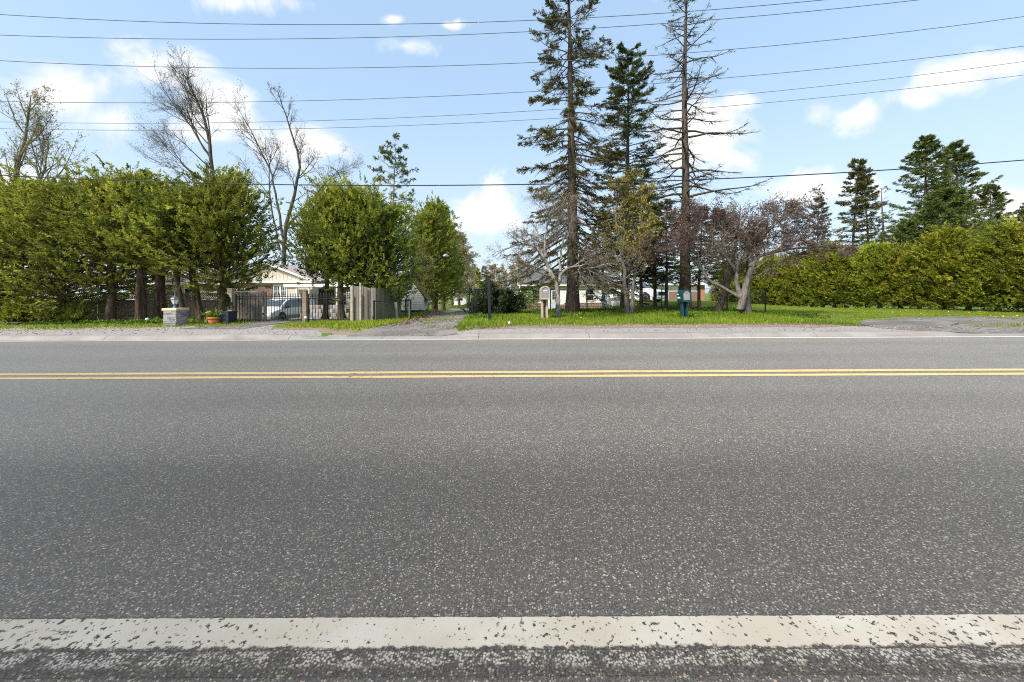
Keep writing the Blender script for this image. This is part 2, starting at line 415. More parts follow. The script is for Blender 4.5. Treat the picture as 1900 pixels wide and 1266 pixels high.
t = NT('glass_car'); t.col((.05, .06, .062), .05); t.p.inputs['Specular IOR Level'].default_value = .7
def M(n): return MATS[n]

# ------------------------------------------------------------------ geometry helpers
def link(name, data, parent=None, loc=(0, 0, 0), rot=None, scale=None):
    o = bpy.data.objects.new(name, data); col.objects.link(o)
    o.location = loc
    if rot is not None: o.rotation_euler = rot
    if scale is not None: o.scale = scale
    if parent is not None: o.parent = parent
    return o

def tag(o, label=None, cat=None, group=None, kind=None):
    if label: o['label'] = label
    if cat: o['category'] = cat
    if group: o['group'] = group
    if kind: o['kind'] = kind
    return o

def thing(name, label, cat, loc=(0, 0, 0), rotz=0.0, group=None):
    o = link(name, None, None, loc, (0, 0, rotz)); o.empty_display_size = .2
    return tag(o, label, cat, group)

class G:
    """collects simple solids into one mesh"""
    def __init__(s): s.v = []; s.f = []
    def add(s, vs, fs):
        k = len(s.v); s.v += [tuple(x) for x in vs]; s.f += [tuple(i + k for i in f) for f in fs]; return s
    def box(s, x0, x1, y0, y1, z0, z1, mtx=None):
        vs = [Vector((x, y, z)) for x in (x0, x1) for y in (y0, y1) for z in (z0, z1)]
        if mtx is not None: vs = [mtx @ p for p in vs]
        return s.add(vs, [(0, 1, 3, 2), (4, 6, 7, 5), (0, 4, 5, 1), (2, 3, 7, 6), (0, 2, 6, 4), (1, 5, 7, 3)])
    def poly(s, pts, d):
        """extrude a planar polygon by vector d"""
        n = len(pts); d = Vector(d); a = [Vector(p) for p in pts]
        return s.add(a + [p + d for p in a], [tuple(range(n))[::-1], tuple(range(n, 2 * n))] + [(i, (i + 1) % n, n + (i + 1) % n, n + i) for i in range(n)])
    def lathe(s, prof, n=16, c=(0, 0, 0), axis='Z'):
        vs = []
        for r, z in prof:
            for i in range(n):
                a = 2 * math.pi * i / n
                p = (r * math.cos(a), r * math.sin(a), z)
                if axis == 'Y': p = (p[0], p[2], p[1])
                if axis == 'X': p = (p[2], p[0], p[1])
                vs.append((p[0] + c[0], p[1] + c[1], p[2] + c[2]))
        fs = []
        for k in range(len(prof) - 1):
            for i in range(n):
                fs.append((k * n + i, k * n + (i + 1) % n, (k + 1) * n + (i + 1) % n, (k + 1) * n + i))
        fs.append(tuple(range(n))[::-1]); fs.append(tuple(range((len(prof) - 1) * n, len(prof) * n)))
        return s.add(vs, fs)
    def tube(s, a, b, r, n=6, r2=None):
        a, b = Vector(a), Vector(b); d = (b - a); L = d.length; q = d.to_track_quat('Z', 'Y'); r2 = r if r2 is None else r2
        vs = [a + q @ Vector((r * math.cos(2 * math.pi * i / n), r * math.sin(2 * math.pi * i / n), 0)) for i in range(n)]
        vs += [a + q @ Vector((r2 * math.cos(2 * math.pi * i / n), r2 * math.sin(2 * math.pi * i / n), L)) for i in range(n)]
        return s.add(vs, [(i, (i + 1) % n, n + (i + 1) % n, n + i) for i in range(n)] + [tuple(range(n))[::-1], tuple(range(n, 2 * n))])
    def mesh(s, name, mat, bevel=0.0, smooth=False, jit=0.0):
        me = bpy.data.meshes.new(name)
        vs = s.v
        if jit: vs = [(x + random.uniform(-jit, jit), y + random.uniform(-jit, jit), z + random.uniform(-jit, jit)) for x, y, z in vs]
        me.from_pydata(vs, [], s.f)
        bm = bmesh.new(); bm.from_mesh(me)
        bmesh.ops.recalc_face_normals(bm, faces=bm.faces)
        if bevel: bmesh.ops.bevel(bm, geom=list(bm.edges), offset=bevel, segments=1, affect='EDGES', profile=.5)
        bm.to_mesh(me); bm.free()
        if smooth: me.polygons.foreach_set('use_smooth', [True] * len(me.polygons))
        me.materials.append(M(mat)); return me
    def build(s, name, mat, parent=None, bevel=0.0, smooth=False, jit=0.0, loc=(0, 0, 0), rot=None):
        return link(name, s.mesh(name, mat, bevel, smooth, jit), parent, loc, rot)

def bx(name, mat, parent, x0, x1, y0, y1, z0, z1, bevel=0.0):
    return G().box(x0, x1, y0, y1, z0, z1).build(name, mat, parent, bevel)

def nrm(a):
    return a / np.maximum(np.linalg.norm(a, axis=-1, keepdims=True), 1e-9)

class NP:
    """large meshes from arrays: tubes and leaves, with a per-leaf tint value"""
    def __init__(s): s.v = []; s.q = []; s.t = []; s.n = 0
    def push(s, V, Q, T):
        V = V.reshape(-1, 3); s.v.append(V); s.q.append(Q.reshape(-1, 4) + s.n); s.t.append(np.broadcast_to(T, (len(V),)).copy()); s.n += len(V)
    def tubes(s, pts, rad, sides=5):
        n, k, _ = pts.shape
        T = nrm(np.gradient(pts, axis=1))
        mt = nrm(T.mean(axis=1)); ref = np.where(np.abs(mt[:, 2:3]) < .8, np.array([[0, 0, 1.]]), np.array([[1., 0, 0]]))[:, None, :]
        u = nrm(np.cross(T, np.broadcast_to(ref, T.shape))); w = np.cross(T, u)
        a = np.arange(sides) * 2 * np.pi / sides
        V = pts[:, :, None, :] + rad[:, :, None, None] * (np.cos(a)[None, None, :, None] * u[:, :, None, :] + np.sin(a)[None, None, :, None] * w[:, :, None, :])
        idx = np.arange(n * k * sides).reshape(n, k, sides); j = np.roll(np.arange(sides), -1)
        Q = np.stack([idx[:, :-1, :], idx[:, :-1, j], idx[:, 1:, j], idx[:, 1:, :]], axis=-1)
        s.push(V, Q, np.float32(.5))
    def leaves(s, pos, d, side, L, W, tint):
        d = nrm(d); side = nrm(side - d * (side * d).sum(-1, keepdims=True))
        L = L[..., None]; W = W[..., None]
        V = np.stack([pos, pos + d * L * .45 + side * W * .5, pos + d * L, pos + d * L * .45 - side * W * .5], axis=-2)
        N = int(np.prod(pos.shape[:-1]))
        s.push(V, np.arange(N * 4).reshape(N, 4), np.repeat(tint.reshape(-1), 4))
    def plume(s, P, A, Ln, m, rg, lL, lW, spread=.9, tint=None, flat=None, jit=.3):
        """n fans of m leaves along axes A starting at P"""
        n = len(P); A = nrm(A)
        S = rg.normal(size=(n, 3)) if flat is None else np.cross(A, flat + rg.normal(size=(n, 3)) * .35)
        S = nrm(S - A * (S * A).sum(-1, keepdims=True))
        t = (np.arange(m) + rg.random((n, m))) / m
        sg = np.where(np.arange(m) % 2 == 0, 1., -1.)[None, :] * np.ones((n, 1))
        ang = spread * (1 - .75 * t) * (.7 + .6 * rg.random((n, m)))
        d = A[:, None, :] * np.cos(ang)[..., None] + S[:, None, :] * (sg * np.sin(ang))[..., None] + rg.normal(size=(n, m, 3)) * jit
        pos = P[:, None, :] + A[:, None, :] * (t * Ln[:, None])[..., None]
        L = lL * (1.15 - .55 * t) * (.7 + .6 * rg.random((n, m)))
        side = rg.normal(size=(n, m, 3)) * .8 + S[:, None, :]
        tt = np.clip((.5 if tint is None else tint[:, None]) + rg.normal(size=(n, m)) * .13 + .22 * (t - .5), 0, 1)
        s.leaves(pos, d, side, L, L * lW / lL, tt)
    def mesh(s, name, mat, smooth=False):
        V = np.concatenate(s.v).astype(np.float32); Q = np.concatenate(s.q).astype(np.int32); T = np.concatenate(s.t).astype(np.float32)
        me = bpy.data.meshes.new(name)
        me.vertices.add(len(V)); me.vertices.foreach_set('co', V.ravel())
        me.loops.add(Q.size); me.loops.foreach_set('vertex_index', Q.ravel())
        me.polygons.add(len(Q)); me.polygons.foreach_set('loop_start', np.arange(0, Q.size, 4, dtype=np.int32))
        if smooth: me.polygons.foreach_set('use_smooth', np.ones(len(Q), bool))
        me.update(calc_edges=True)
        at = me.attributes.new('tint', 'FLOAT', 'POINT'); at.data.foreach_set('value', T)
        me.materials.append(M(mat)); return me

def grow(st, d, L, k, wander, up, rg):
    n = len(st); P = np.zeros((n, k, 3)); P[:, 0] = st; d = nrm(d)
    L = np.broadcast_to(L, (n,)); up = np.broadcast_to(up, (n,))
    for i in range(1, k):
        d = nrm(d + rg.normal(size=(n, 3)) * wander + np.array([0, 0, 1.]) * up[:, None])
        P[:, i] = P[:, i - 1] + d * (L / (k - 1))[:, None]
    return P

def on(P, rd, idx, t):
    """point, tangent and radius at fraction t along polylines P[idx]"""
    k = P.shape[1]; f = np.clip(t, 0, .9999) * (k - 1); i = f.astype(int); w = (f - i)[:, None]
    a, b = P[idx, i], P[idx, i + 1]
    r = rd[idx, i] * (1 - w[:, 0]) + rd[idx, i + 1] * w[:, 0]
    return a * (1 - w) + b * w, nrm(b - a), r

def branch_dir(tan, ang, rg, bias=None):
    p = rg.normal(size=tan.shape)
    if bias is not None: p = p + bias
    p = nrm(p - tan * (p * tan).sum(-1, keepdims=True))
    return tan * np.cos(ang)[:, None] + p * np.sin(ang)[:, None]

def sstep(a, b, x):
    t = np.clip((x - a) / (b - a), 0, 1); return t * t * (3 - 2 * t)

_ph = np.random.default_rng(3).random((8, 3)) * 6.28
def wob(x, y, s=1.0):
    """smooth pseudo noise about -1..1"""
    r = 0
    for i in range(8):
        a = i * 2.399; k = s * (1 + .45 * i)
        r = r + np.sin((np.cos(a) * x + np.sin(a) * y) * k + _ph[i, 0]) / (1 + .3 * i)
    return r / 2.6

# ------------------------------------------------------------------ the lie of the land (metres; +Y leads away from the road)
KERB_Y = 9.5
def low_kerb(x):
    return sstep(-6.0, -5.2, x) * (1 - sstep(-1.9, -1.2, x)) + sstep(11.2, 12.2, x) * (1 - sstep(24, 25, x))
def gz(x, y):
    x = np.asarray(x, float); y = np.asarray(y, float)
    left = (1 - sstep(-9.2, -6.6, x))
    z = .15 - .9 * left * sstep(13.5, 24, y)
    z = z + (1 - left) * np.interp(x, [-6, 8, 11, 19, 22.5, 60], [-.6, -.6, .22, .22, -.38, -.38]) * sstep(20, 36, y)
    lk = low_kerb(x) * (1 - sstep(9.75, 11.6, y))
    return z - .075 * lk - .04 * (1 - sstep(9.8, 10.8, y))
def gz1(x, y): return float(gz(x, y))
def at(px, Y): return (px - 950.0) / FPX * Y
def zat(px, py, Y): return CAM_H + (546.0 - (px - 950.0) * 9.0 / 1900.0 - py) / FPX * Y

def grid_mesh(name, X, Y, Z, mat):
    ny, nx = X.shape
    V = np.stack([X, Y, Z], -1).reshape(-1, 3).astype(np.float32)
    i = np.arange(nx * ny).reshape(ny, nx)
    Q = np.stack([i[:-1, :-1], i[:-1, 1:], i[1:, 1:], i[1:, :-1]], -1).reshape(-1, 4).astype(np.int32)
    me = bpy.data.meshes.new(name)
    me.vertices.add(len(V)); me.vertices.foreach_set('co', V.ravel())
    me.loops.add(Q.size); me.loops.foreach_set('vertex_index', Q.ravel())
    me.polygons.add(len(Q)); me.polygons.foreach_set('loop_start', np.arange(0, Q.size, 4, dtype=np.int32))
    me.polygons.foreach_set('use_smooth', np.ones(len(Q), bool))
    me.update(calc_edges=True); me.materials.append(M(mat)); return me

# ground: one sheet to the horizon
xs = np.concatenate([[-3000, -1200, -500, -200, -100, -60], np.arange(-45, 45.1, .6), [60, 100, 200, 500, 1200, 3000]])
ys = np.concatenate([[-3000, -800, -200, -60, -20, -6, -2.6, -2.2, 9.70, 9.76], np.arange(10, 46, .6), [50, 60, 80, 120, 250, 600, 1500, 3500]])
GX, GY = np.meshgrid(xs, ys)
GZ = np.where(GY < -2.4, .03, np.where(GY < 9.73, -.08, gz(GX, GY)))
tag(link('ground', grid_mesh('ground', GX, GY, GZ, 'soil_grass')), kind='structure')

def sheet_x(name, mat, x0, x1, step, ya, yb, rows, dz):
    """a draped strip along the road, from ya(x) to yb(x)"""
    x = np.arange(x0, x1 + step / 2, step); t = np.linspace(0, 1, rows)[:, None]
    A, B = ya(x), yb(x); Y = A[None] * (1 - t) + B[None] * t; X = np.broadcast_to(x, Y.shape)
    return tag(link(name, grid_mesh(name, X, Y, gz(X, Y) + dz, mat)), kind='structure')
def sheet_y(name, mat, rows, dz, nx=8, step=.3):
    """a draped strip leading away from the road; rows of (Y, X left, X right)"""
    r = np.array(rows, float); y = np.arange(r[0, 0], r[-1, 0] + 1e-6, step)
    l = np.interp(y, r[:, 0], r[:, 1]); q = np.interp(y, r[:, 0], r[:, 2]); t = np.linspace(0, 1, nx)[None]
    l = l + .12 * wob(y * 2.1, y * .3, 1.0); q = q + .10 * wob(y * 1.7 + 9, y * .4, 1.0)
    X = l[:, None] * (1 - t) + q[:, None] * t; Y = np.broadcast_to(y[:, None], X.shape)
    return tag(link(name, grid_mesh(name, X, Y, gz(X, Y) + dz, mat)), kind='structure')

# road and painted lines
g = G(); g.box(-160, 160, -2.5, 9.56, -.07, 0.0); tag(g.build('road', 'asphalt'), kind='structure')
def line(name, mat, y0, y1, z=.004):
    g = G(); n = 60
    n = 160; wv = lambda x, s: .006 * math.sin(x * 1.7 + s * 9) + .004 * math.sin(x * 4.3 + s * 5) if y0 > 2 else 0.0
    for i in range(n):
        a, b = -40 + 80 * i / n, -40 + 80 * (i + 1) / n
        k = len(g.v); g.v += [(a, y0 + wv(a, y0), z), (b, y0 + wv(b, y0), z), (b, y1 + wv(b, y1), z), (a, y1 + wv(a, y1), z)]; g.f.append((k, k + 1, k + 2, k + 3))
    return tag(g.build(name, mat), kind='structure')
line('white_edge_line', 'white_paint', 1.180, 1.306)
line('worn_edge_line', 'white_paint_faded', 1.10, 1.1795)
line('yellow_centre_line', 'yellow_paint', 5.06, 5.19)
line('yellow_centre_line', 'yellow_paint', 5.33, 5.47)
line('far_edge_line', 'far_white_paint', 9.30, 9.46)

# kerb: mountable concrete, cast in sections
kerb = tag(link('kerb', None), kind='structure')
cuts = [-40, -33.5, -27.2, -21, -15.2, -10.6, -5.8, -3.4, -0.87, 2.0, 4.66, 7.9, 10.95, 13.5, 16.6, 20, 24, 30, 36, 42]
for a, b in zip(cuts[:-1], cuts[1:]):
    m = 9; x = np.linspace(a + .006, b - .006, m)
    lk = low_kerb(x); hz_ = .110 - .072 * lk
    prof = []
    for xi, h in zip(x, hz_):
        prof.append([(xi, 9.485, -.04), (xi, 9.485, .012), (xi, 9.54, h * .55), (xi, 9.60, h - .012), (xi, 9.63, h), (xi, 9.775, h + .006), (xi, 9.775, -.04)])
    vs = [p for r in prof for p in r]; k = 7
    fs = [(i * k + j, i * k + (j + 1) % k, (i + 1) * k + (j + 1) % k, (i + 1) * k + j) for i in range(m - 1) for j in range(k)]
    fs += [tuple(range(k)), tuple(range((m - 1) * k, m * k))[::-1]]
    G().add(vs, fs).build('kerb_section', 'concrete', kerb)

# strip of grey grit behind the kerb, earth edge under the grass, drives
def front_edge(x):
    """where the grass of the verge begins"""
    x = np.asarray(x, float)
    base = np.interp(x, [-40, -14, -9.4, -8.6, -7.6, -6.0, -4.7, -4.0, -1.7, -1.2, 0, 4, 9.4, 10.2, 40],
                        [10.6, 10.75, 11.5, 12.4, 11.3, 10.9, 10.4, 10.1, 10.1, 10.4, 11.3, 11.6, 11.5, 11.0, 11.0])
    return base + .09 * wob(x, x * .2, 2.2)
sheet_x('gravel_strip', 'gravel_dust', -42, 42, .3, lambda x: np.full_like(x, 9.778), lambda x: np.interp(x, [-42, -8, -4, 0, 42], [11.9, 12.4, 11.0, 10.9, 11.0]), 8, .004)
sheet_x('dirt_edge', 'dirt', -1.5, 10.4, .2, lambda x: 10.62 + .16 * wob(x, x * .1, 2.0) + .4 * sstep(9, 10.4, x), lambda x: np.full_like(x, 12.0), 6, .008)
sheet_x('dirt_edge', 'dirt', -7.2, -4.2, .2, lambda x: front_edge(x) - .30 + .08 * wob(x, x, 3.0), lambda x: front_edge(x) + .5, 4, .008)
DRIVE = [(9.78, -4.5, -1.45), (10.3, -4.35, -1.62), (11.2, -4.2, -1.72), (12.6, -3.98, -1.75), (15.5, -3.99, -2.05), (20, -4.4, -2.4), (30, -5.5, -3.2), (42, -6.9, -4.1)]
sheet_y('driveway', 'old_asphalt', DRIVE, .012)
sheet_y('gate_driveway', 'old_asphalt', [(10.9, -10.0, -7.9), (12.0, -9.7, -8.1), (13.4, -10.1, -8.2), (16, -12.4, -8.6), (20, -15.6, -10.4), (24, -18.5, -12.6), (32, -22, -15)], .012)
PAD = [(9.78, 10.9, 34), (10.5, 10.25, 34), (11.5, 11.0, 34), (12.7, 12.0, 34), (13.6, 13.4, 34), (14.6, 15.4, 34), (15.1, 18.5, 34)]
sheet_y('parking_pad', 'old_asphalt', PAD, .012, 30)
sheet_x('planting_bed', 'mulch', -30, -9.6, .3, lambda x: 12.35 + .25 * wob(x, x * .3, 1.3), lambda x: np.full_like(x, 16.5), 10, .010)
sheet_x('wild_bank', 'mulch', 0.0, 12.5, .3, lambda x: 16.2 + .3 * wob(x, x * .3, 1.0), lambda x: np.full_like(x, 23.5), 10, .008)

# ------------------------------------------------------------------ grass and weeds
def drive_l(y): return np.interp(y, [r[0] for r in DRIVE], [r[1] for r in DRIVE])
def drive_r(y): return np.interp(y, [r[0] for r in DRIVE], [r[2] for r in DRIVE])
def pad_l(y): return np.interp(y, [r[0] for r in PAD], [r[1] for r in PAD]) + (y > 15.1) * 100
def blades(name, mat, n, box, keep, hmin, hmax, w, label, cat, seed, lean=.45, thin=None):
    rg = np.random.default_rng(seed)
    x = rg.uniform(box[0], box[1], n); y = rg.uniform(box[2], box[3], n)
    k = keep(x, y) & (rg.random(n) < .55 + .6 * (wob(x, y, 2.6) + .5)); x, y = x[k], y[k]; n = len(x)
    # each spot is a tuft of three blades
    x = np.repeat(x, 3) + rg.normal(size=3 * n) * .025; y = np.repeat(y, 3) + rg.normal(size=3 * n) * .025; n *= 3
    P = np.stack([x, y, gz(x, y) - .01], -1)
    d = np.stack([rg.normal(size=n) * lean, rg.normal(size=n) * lean, np.ones(n)], -1)
    big = .5 + .5 * np.clip(wob(x + 5, y, 1.4) * .8 + .5, 0, 1)
    L = (hmin + (hmax - hmin) * rg.random(n) ** 1.5) * (.55 + .6 * big)
    if thin is not None: L = L * thin(x, y)
    S = np.stack([rg.normal(size=n), rg.normal(size=n) * .4, np.zeros(n)], -1)
    tint = np.clip(.48 + .26 * wob(x, y + 7, 1.1) + rg.normal(size=n) * .2, 0, 1)
    m = NP(); m.leaves(P, d, S, L, np.full(n, w) * (.7 + .6 * rg.random(n)), tint)
    return tag(link(name, m.mesh(name, mat)), label, cat, None, 'stuff')
edge_fade = lambda x, y: .30 + .70 * sstep(0, .55, y - front_edge(x))
blades('verge_grass', 'grass_blade', 26000, (-1.9, 10.6, 9.9, 16.8), lambda x, y: (y > front_edge(x)) & (x > drive_r(y) + .05) & (x < pad_l(y) - .05), .06, .22, .018,
       'tall bright green grass around the two mailboxes', 'grass', 21, .4, edge_fade)
blades('roadside_grass', 'lawn_blade', 9500, (-30, -9.0, 10.5, 12.8), lambda x, y: (y > front_edge(x)) & (y < 12.5 + .25 * wob(x, y, 1.3)), .04, .13, .018,
       'short sunlit grass strip in front of the cedar row', 'grass', 22, .5, edge_fade)
blades('gate_grass', 'lawn_blade', 7000, (-8.2, -3.9, 9.9, 14.2), lambda x, y: (y > front_edge(x)) & (x < drive_l(y) - .03) & (x > -7.9 + .3 * (y - 11)), .04, .15, .018,
       'short grass strip in front of the iron gate', 'grass', 23, .5, edge_fade)
blades('drive_side_grass', 'lawn_blade', 5000, (-7.0, -3.8, 14, 34), lambda x, y: (x < drive_l(y) - .1) & (x > drive_l(y) - 1.1), .04, .14, .02,
       'narrow grass edge left of the drive beside the shed', 'grass', 24, .5)
blades('lawn', 'lawn_blade', 42000, (7.5, 24.2, 10.9, 37), lambda x, y: (y > front_edge(x)) & (x < pad_l(y) - .05) & ((x > 9.8) | (y > 16)), .03, .075, .022,
       'mown bright green lawn in front of the tall hedge', 'grass', 25, .6, edge_fade)
blades('back_lawn', 'lawn_blade', 9000, (-9, 12, 33, 62), lambda x, y: ((x < drive_l(np.minimum(y, 42)) - .1) | (x > drive_r(np.minimum(y, 42)) + .1) | (y > 42)) & ~((x > -.5) & (x < 12)), .05, .16, .05,
       'sunny grass at the far end of the drive', 'grass', 26, .6)
def tufts(name, mat, spots, n, h, label, seed):
    rg = np.random.default_rng(seed); xs_, ys_ = [], []
    for (cx, cy, rx, ry) in spots:
        k = int(n * rx * ry / .05); a = rg.normal(size=(k, 2)) * .45
        xs_.append(cx + a[:, 0] * rx); ys_.append(cy + a[:, 1] * ry)
    x, y = np.concatenate(xs_), np.concatenate(ys_); n = len(x)
    m = NP(); m.leaves(np.stack([x, y, gz(x, y) + .005], -1), np.stack([rg.normal(size=n) * .6, rg.normal(size=n) * .6, np.ones(n)], -1),
                       rg.normal(size=(n, 3)), h * (.4 + rg.random(n)), np.full(n, .018), np.clip(.5 + rg.normal(size=n) * .25, 0, 1))
    return tag(link(name, m.mesh(name, mat)), label, 'grass', None, 'stuff')
tufts('crack_grass', 'lawn_blade', [(-2.9, 12.4, .30, .3), (-2.75, 14.0, .5, .4), (-3.2, 13.9, .3, .3), (-2.9, 17.5, .35, .8), (-3.0, 20.5, .3, 1)], 45, .09, 'grass tufts growing through the middle of the drive', 31)
tufts('pad_grass', 'lawn_blade', [(15.2, 10.9, 1.9, .35), (17.2, 10.8, 1.6, .3), (18.8, 13.6, 1.8, .35), (21, 13.5, 1.6, .4), (16.6, 14.9, 1.4, .3), (13.4, 13.1, .5, .3)], 22, .09, 'grass strips and tufts on the cracked parking pad', 32)
def scatter(name, mat, n, box, keep, L, label, cat, seed, up=.02, flat=True):
    rg = np.random.default_rng(seed)
    x = rg.uniform(box[0], box[1], n); y = rg.uniform(box[2], box[3], n); k = keep(x, y, rg.random(n)); x, y = x[k], y[k]; n = len(x)
    d = rg.normal(size=(n, 3)); d[:, 2] *= .25; s = rg.normal(size=(n, 3)); s[:, 2] *= .25
    m = NP(); m.leaves(np.stack([x, y, gz(x, y) + up], -1), d, s, L * (.6 + .8 * rg.random(n)), L * .6 * (.6 + .8 * rg.random(n)), rg.random(n))
    return tag(link(name, m.mesh(name, mat)), label, cat, None, 'stuff')
scatter('dead_leaves', 'dry_leaf', 9000, (-6.5, -1.9, 11.5, 34), lambda x, y, r: (np.abs(x - drive_l(y) - .25) < .55 * r + .1) | ((r < .12) & (np.abs(x - drive_r(y)) < .5)), .10, 'brown dead leaves along the left edge of the drive', 'leaves', 41, .03)
scatter('bed_litter', 'dry_leaf', 5000, (-24, -9.5, 12.4, 16), lambda x, y, r: r < .8, .09, 'brown leaf litter under the cedar row', 'leaves', 42, .03)
scatter('dandelions', 'dandelion', 900, (11, 26, 12.5, 18), lambda x, y, r: ((np.abs(y - 13.6) < .35) & (x > 17.5)) | ((y > 15.4) & (y < 17.5) & (x > 15) & (r < .3)) | (r < .03), .05, 'yellow dandelion flowers beside the parking pad', 'flowers', 43, .10)
scatter('dandelions', 'dandelion', 90, (-1, 9, 11.2, 13), lambda x, y, r: (np.abs(x - .65) < .5) | (r < .25), .045, 'yellow dandelion flowers beside the beige mailbox', 'flowers', 44, .2)
# broad-leaved weeds on the bank under the trees
def weeds(name, n, box, keep, h, label, seed):
    rg = np.random.default_rng(seed)
    x = rg.uniform(box[0], box[1], n); y = rg.uniform(box[2], box[3], n); k = keep(x, y) & (rg.random(n) < .6 + .5 * wob(x, y, 1.9)); x, y = x[k], y[k]; n = len(x)
    P = np.stack([x, y, gz(x, y)], -1); hh = h * (.5 + .8 * rg.random(n)) * (.7 + .45 * wob(x + 3, y, 1.2))
    m = NP(); A = np.stack([rg.normal(size=n) * .2, rg.normal(size=n) * .2, np.ones(n)], -1)
    m.plume(P, A, np.maximum(hh, .06), 9, rg, .11, .055, 1.5, np.clip(.45 + .3 * wob(x, y, .9), 0, 1), None, .35)
    return tag(link(name, m.mesh(name, 'weed_leaf')), label, 'weeds', None, 'stuff')
weeds('bank_weeds', 9000, (-1.6, 12.5, 13.6, 22.5), lambda x, y: y > 14.2 + .6 * wob(x, y, .8), .17, 'leafy green weeds on the bank under the spruces', 51)
weeds('house_weeds', 1400, (5, 12.5, 21, 27), lambda x, y: x > 0, .28, 'taller weeds in front of the parked truck', 52)
weeds('bed_weeds', 900, (-22, -9.6, 12.5, 14.5), lambda x, y: x < 99, .16, 'low weeds among the cedar trunks', 53)

blades('dry_thatch', 'dry_leaf', 5200, (-1.6, 10.6, 10.4, 12.2), lambda x, y: np.abs(y - front_edge(x) - .05) < .35, .02, .08, .014,
       'dry dead grass along the edge of the tall verge', 'grass', 27, 1.2)
blades('dry_thatch', 'dry_leaf', 2600, (-24, -4.2, 10.2, 12.6), lambda x, y: np.abs(y - front_edge(x)) < .25, .02, .06, .014,
       'dry dead grass along the edge of the left verge', 'grass', 28, 1.2)

# loose stones kicked onto the strip behind the kerb and along the drive
def pebbles(name, n, box, keep, r, label, seed):
    rg = np.random.default_rng(seed); x = rg.uniform(box[0], box[1], n); y = rg.uniform(box[2], box[3], n); k = keep(x, y); x, y = x[k], y[k]; n = len(x)
    s = r * (.5 + rg.random(n) ** 2 * 1.8); P = np.stack([x, y, gz(x, y) + .012], -1); d = rg.normal(size=(n, 3)) * s[:, None]; d[:, 2] = np.abs(d[:, 2]) * .4
    pts = np.stack([P - d, P, P + d], 1); m = NP(); m.tubes(pts, np.stack([s * .25, s, s * .2], 1), 5)
    return tag(link(name, m.mesh(name, 'gravel_dust')), label, 'stones', None, 'stuff')
pebbles('loose_stones', 2600, (-20, 20, 9.8, 11.6), lambda x, y: y < front_edge(x) + .1, .009, 'loose stones on the grit strip behind the kerb', 61)
pebbles('loose_stones', 500, (-4.4, -1.6, 10.5, 16), lambda x, y: (x < drive_r(y)) & (x > drive_l(y)), .011, 'loose stones on the old drive', 62)
scatter('strip_litter', 'dry_leaf', 700, (-18, 18, 9.8, 11.7), lambda x, y, r: y < front_edge(x) + .1, .05, 'dead leaf scraps on the grit strip behind the kerb', 'leaves', 63, .012)

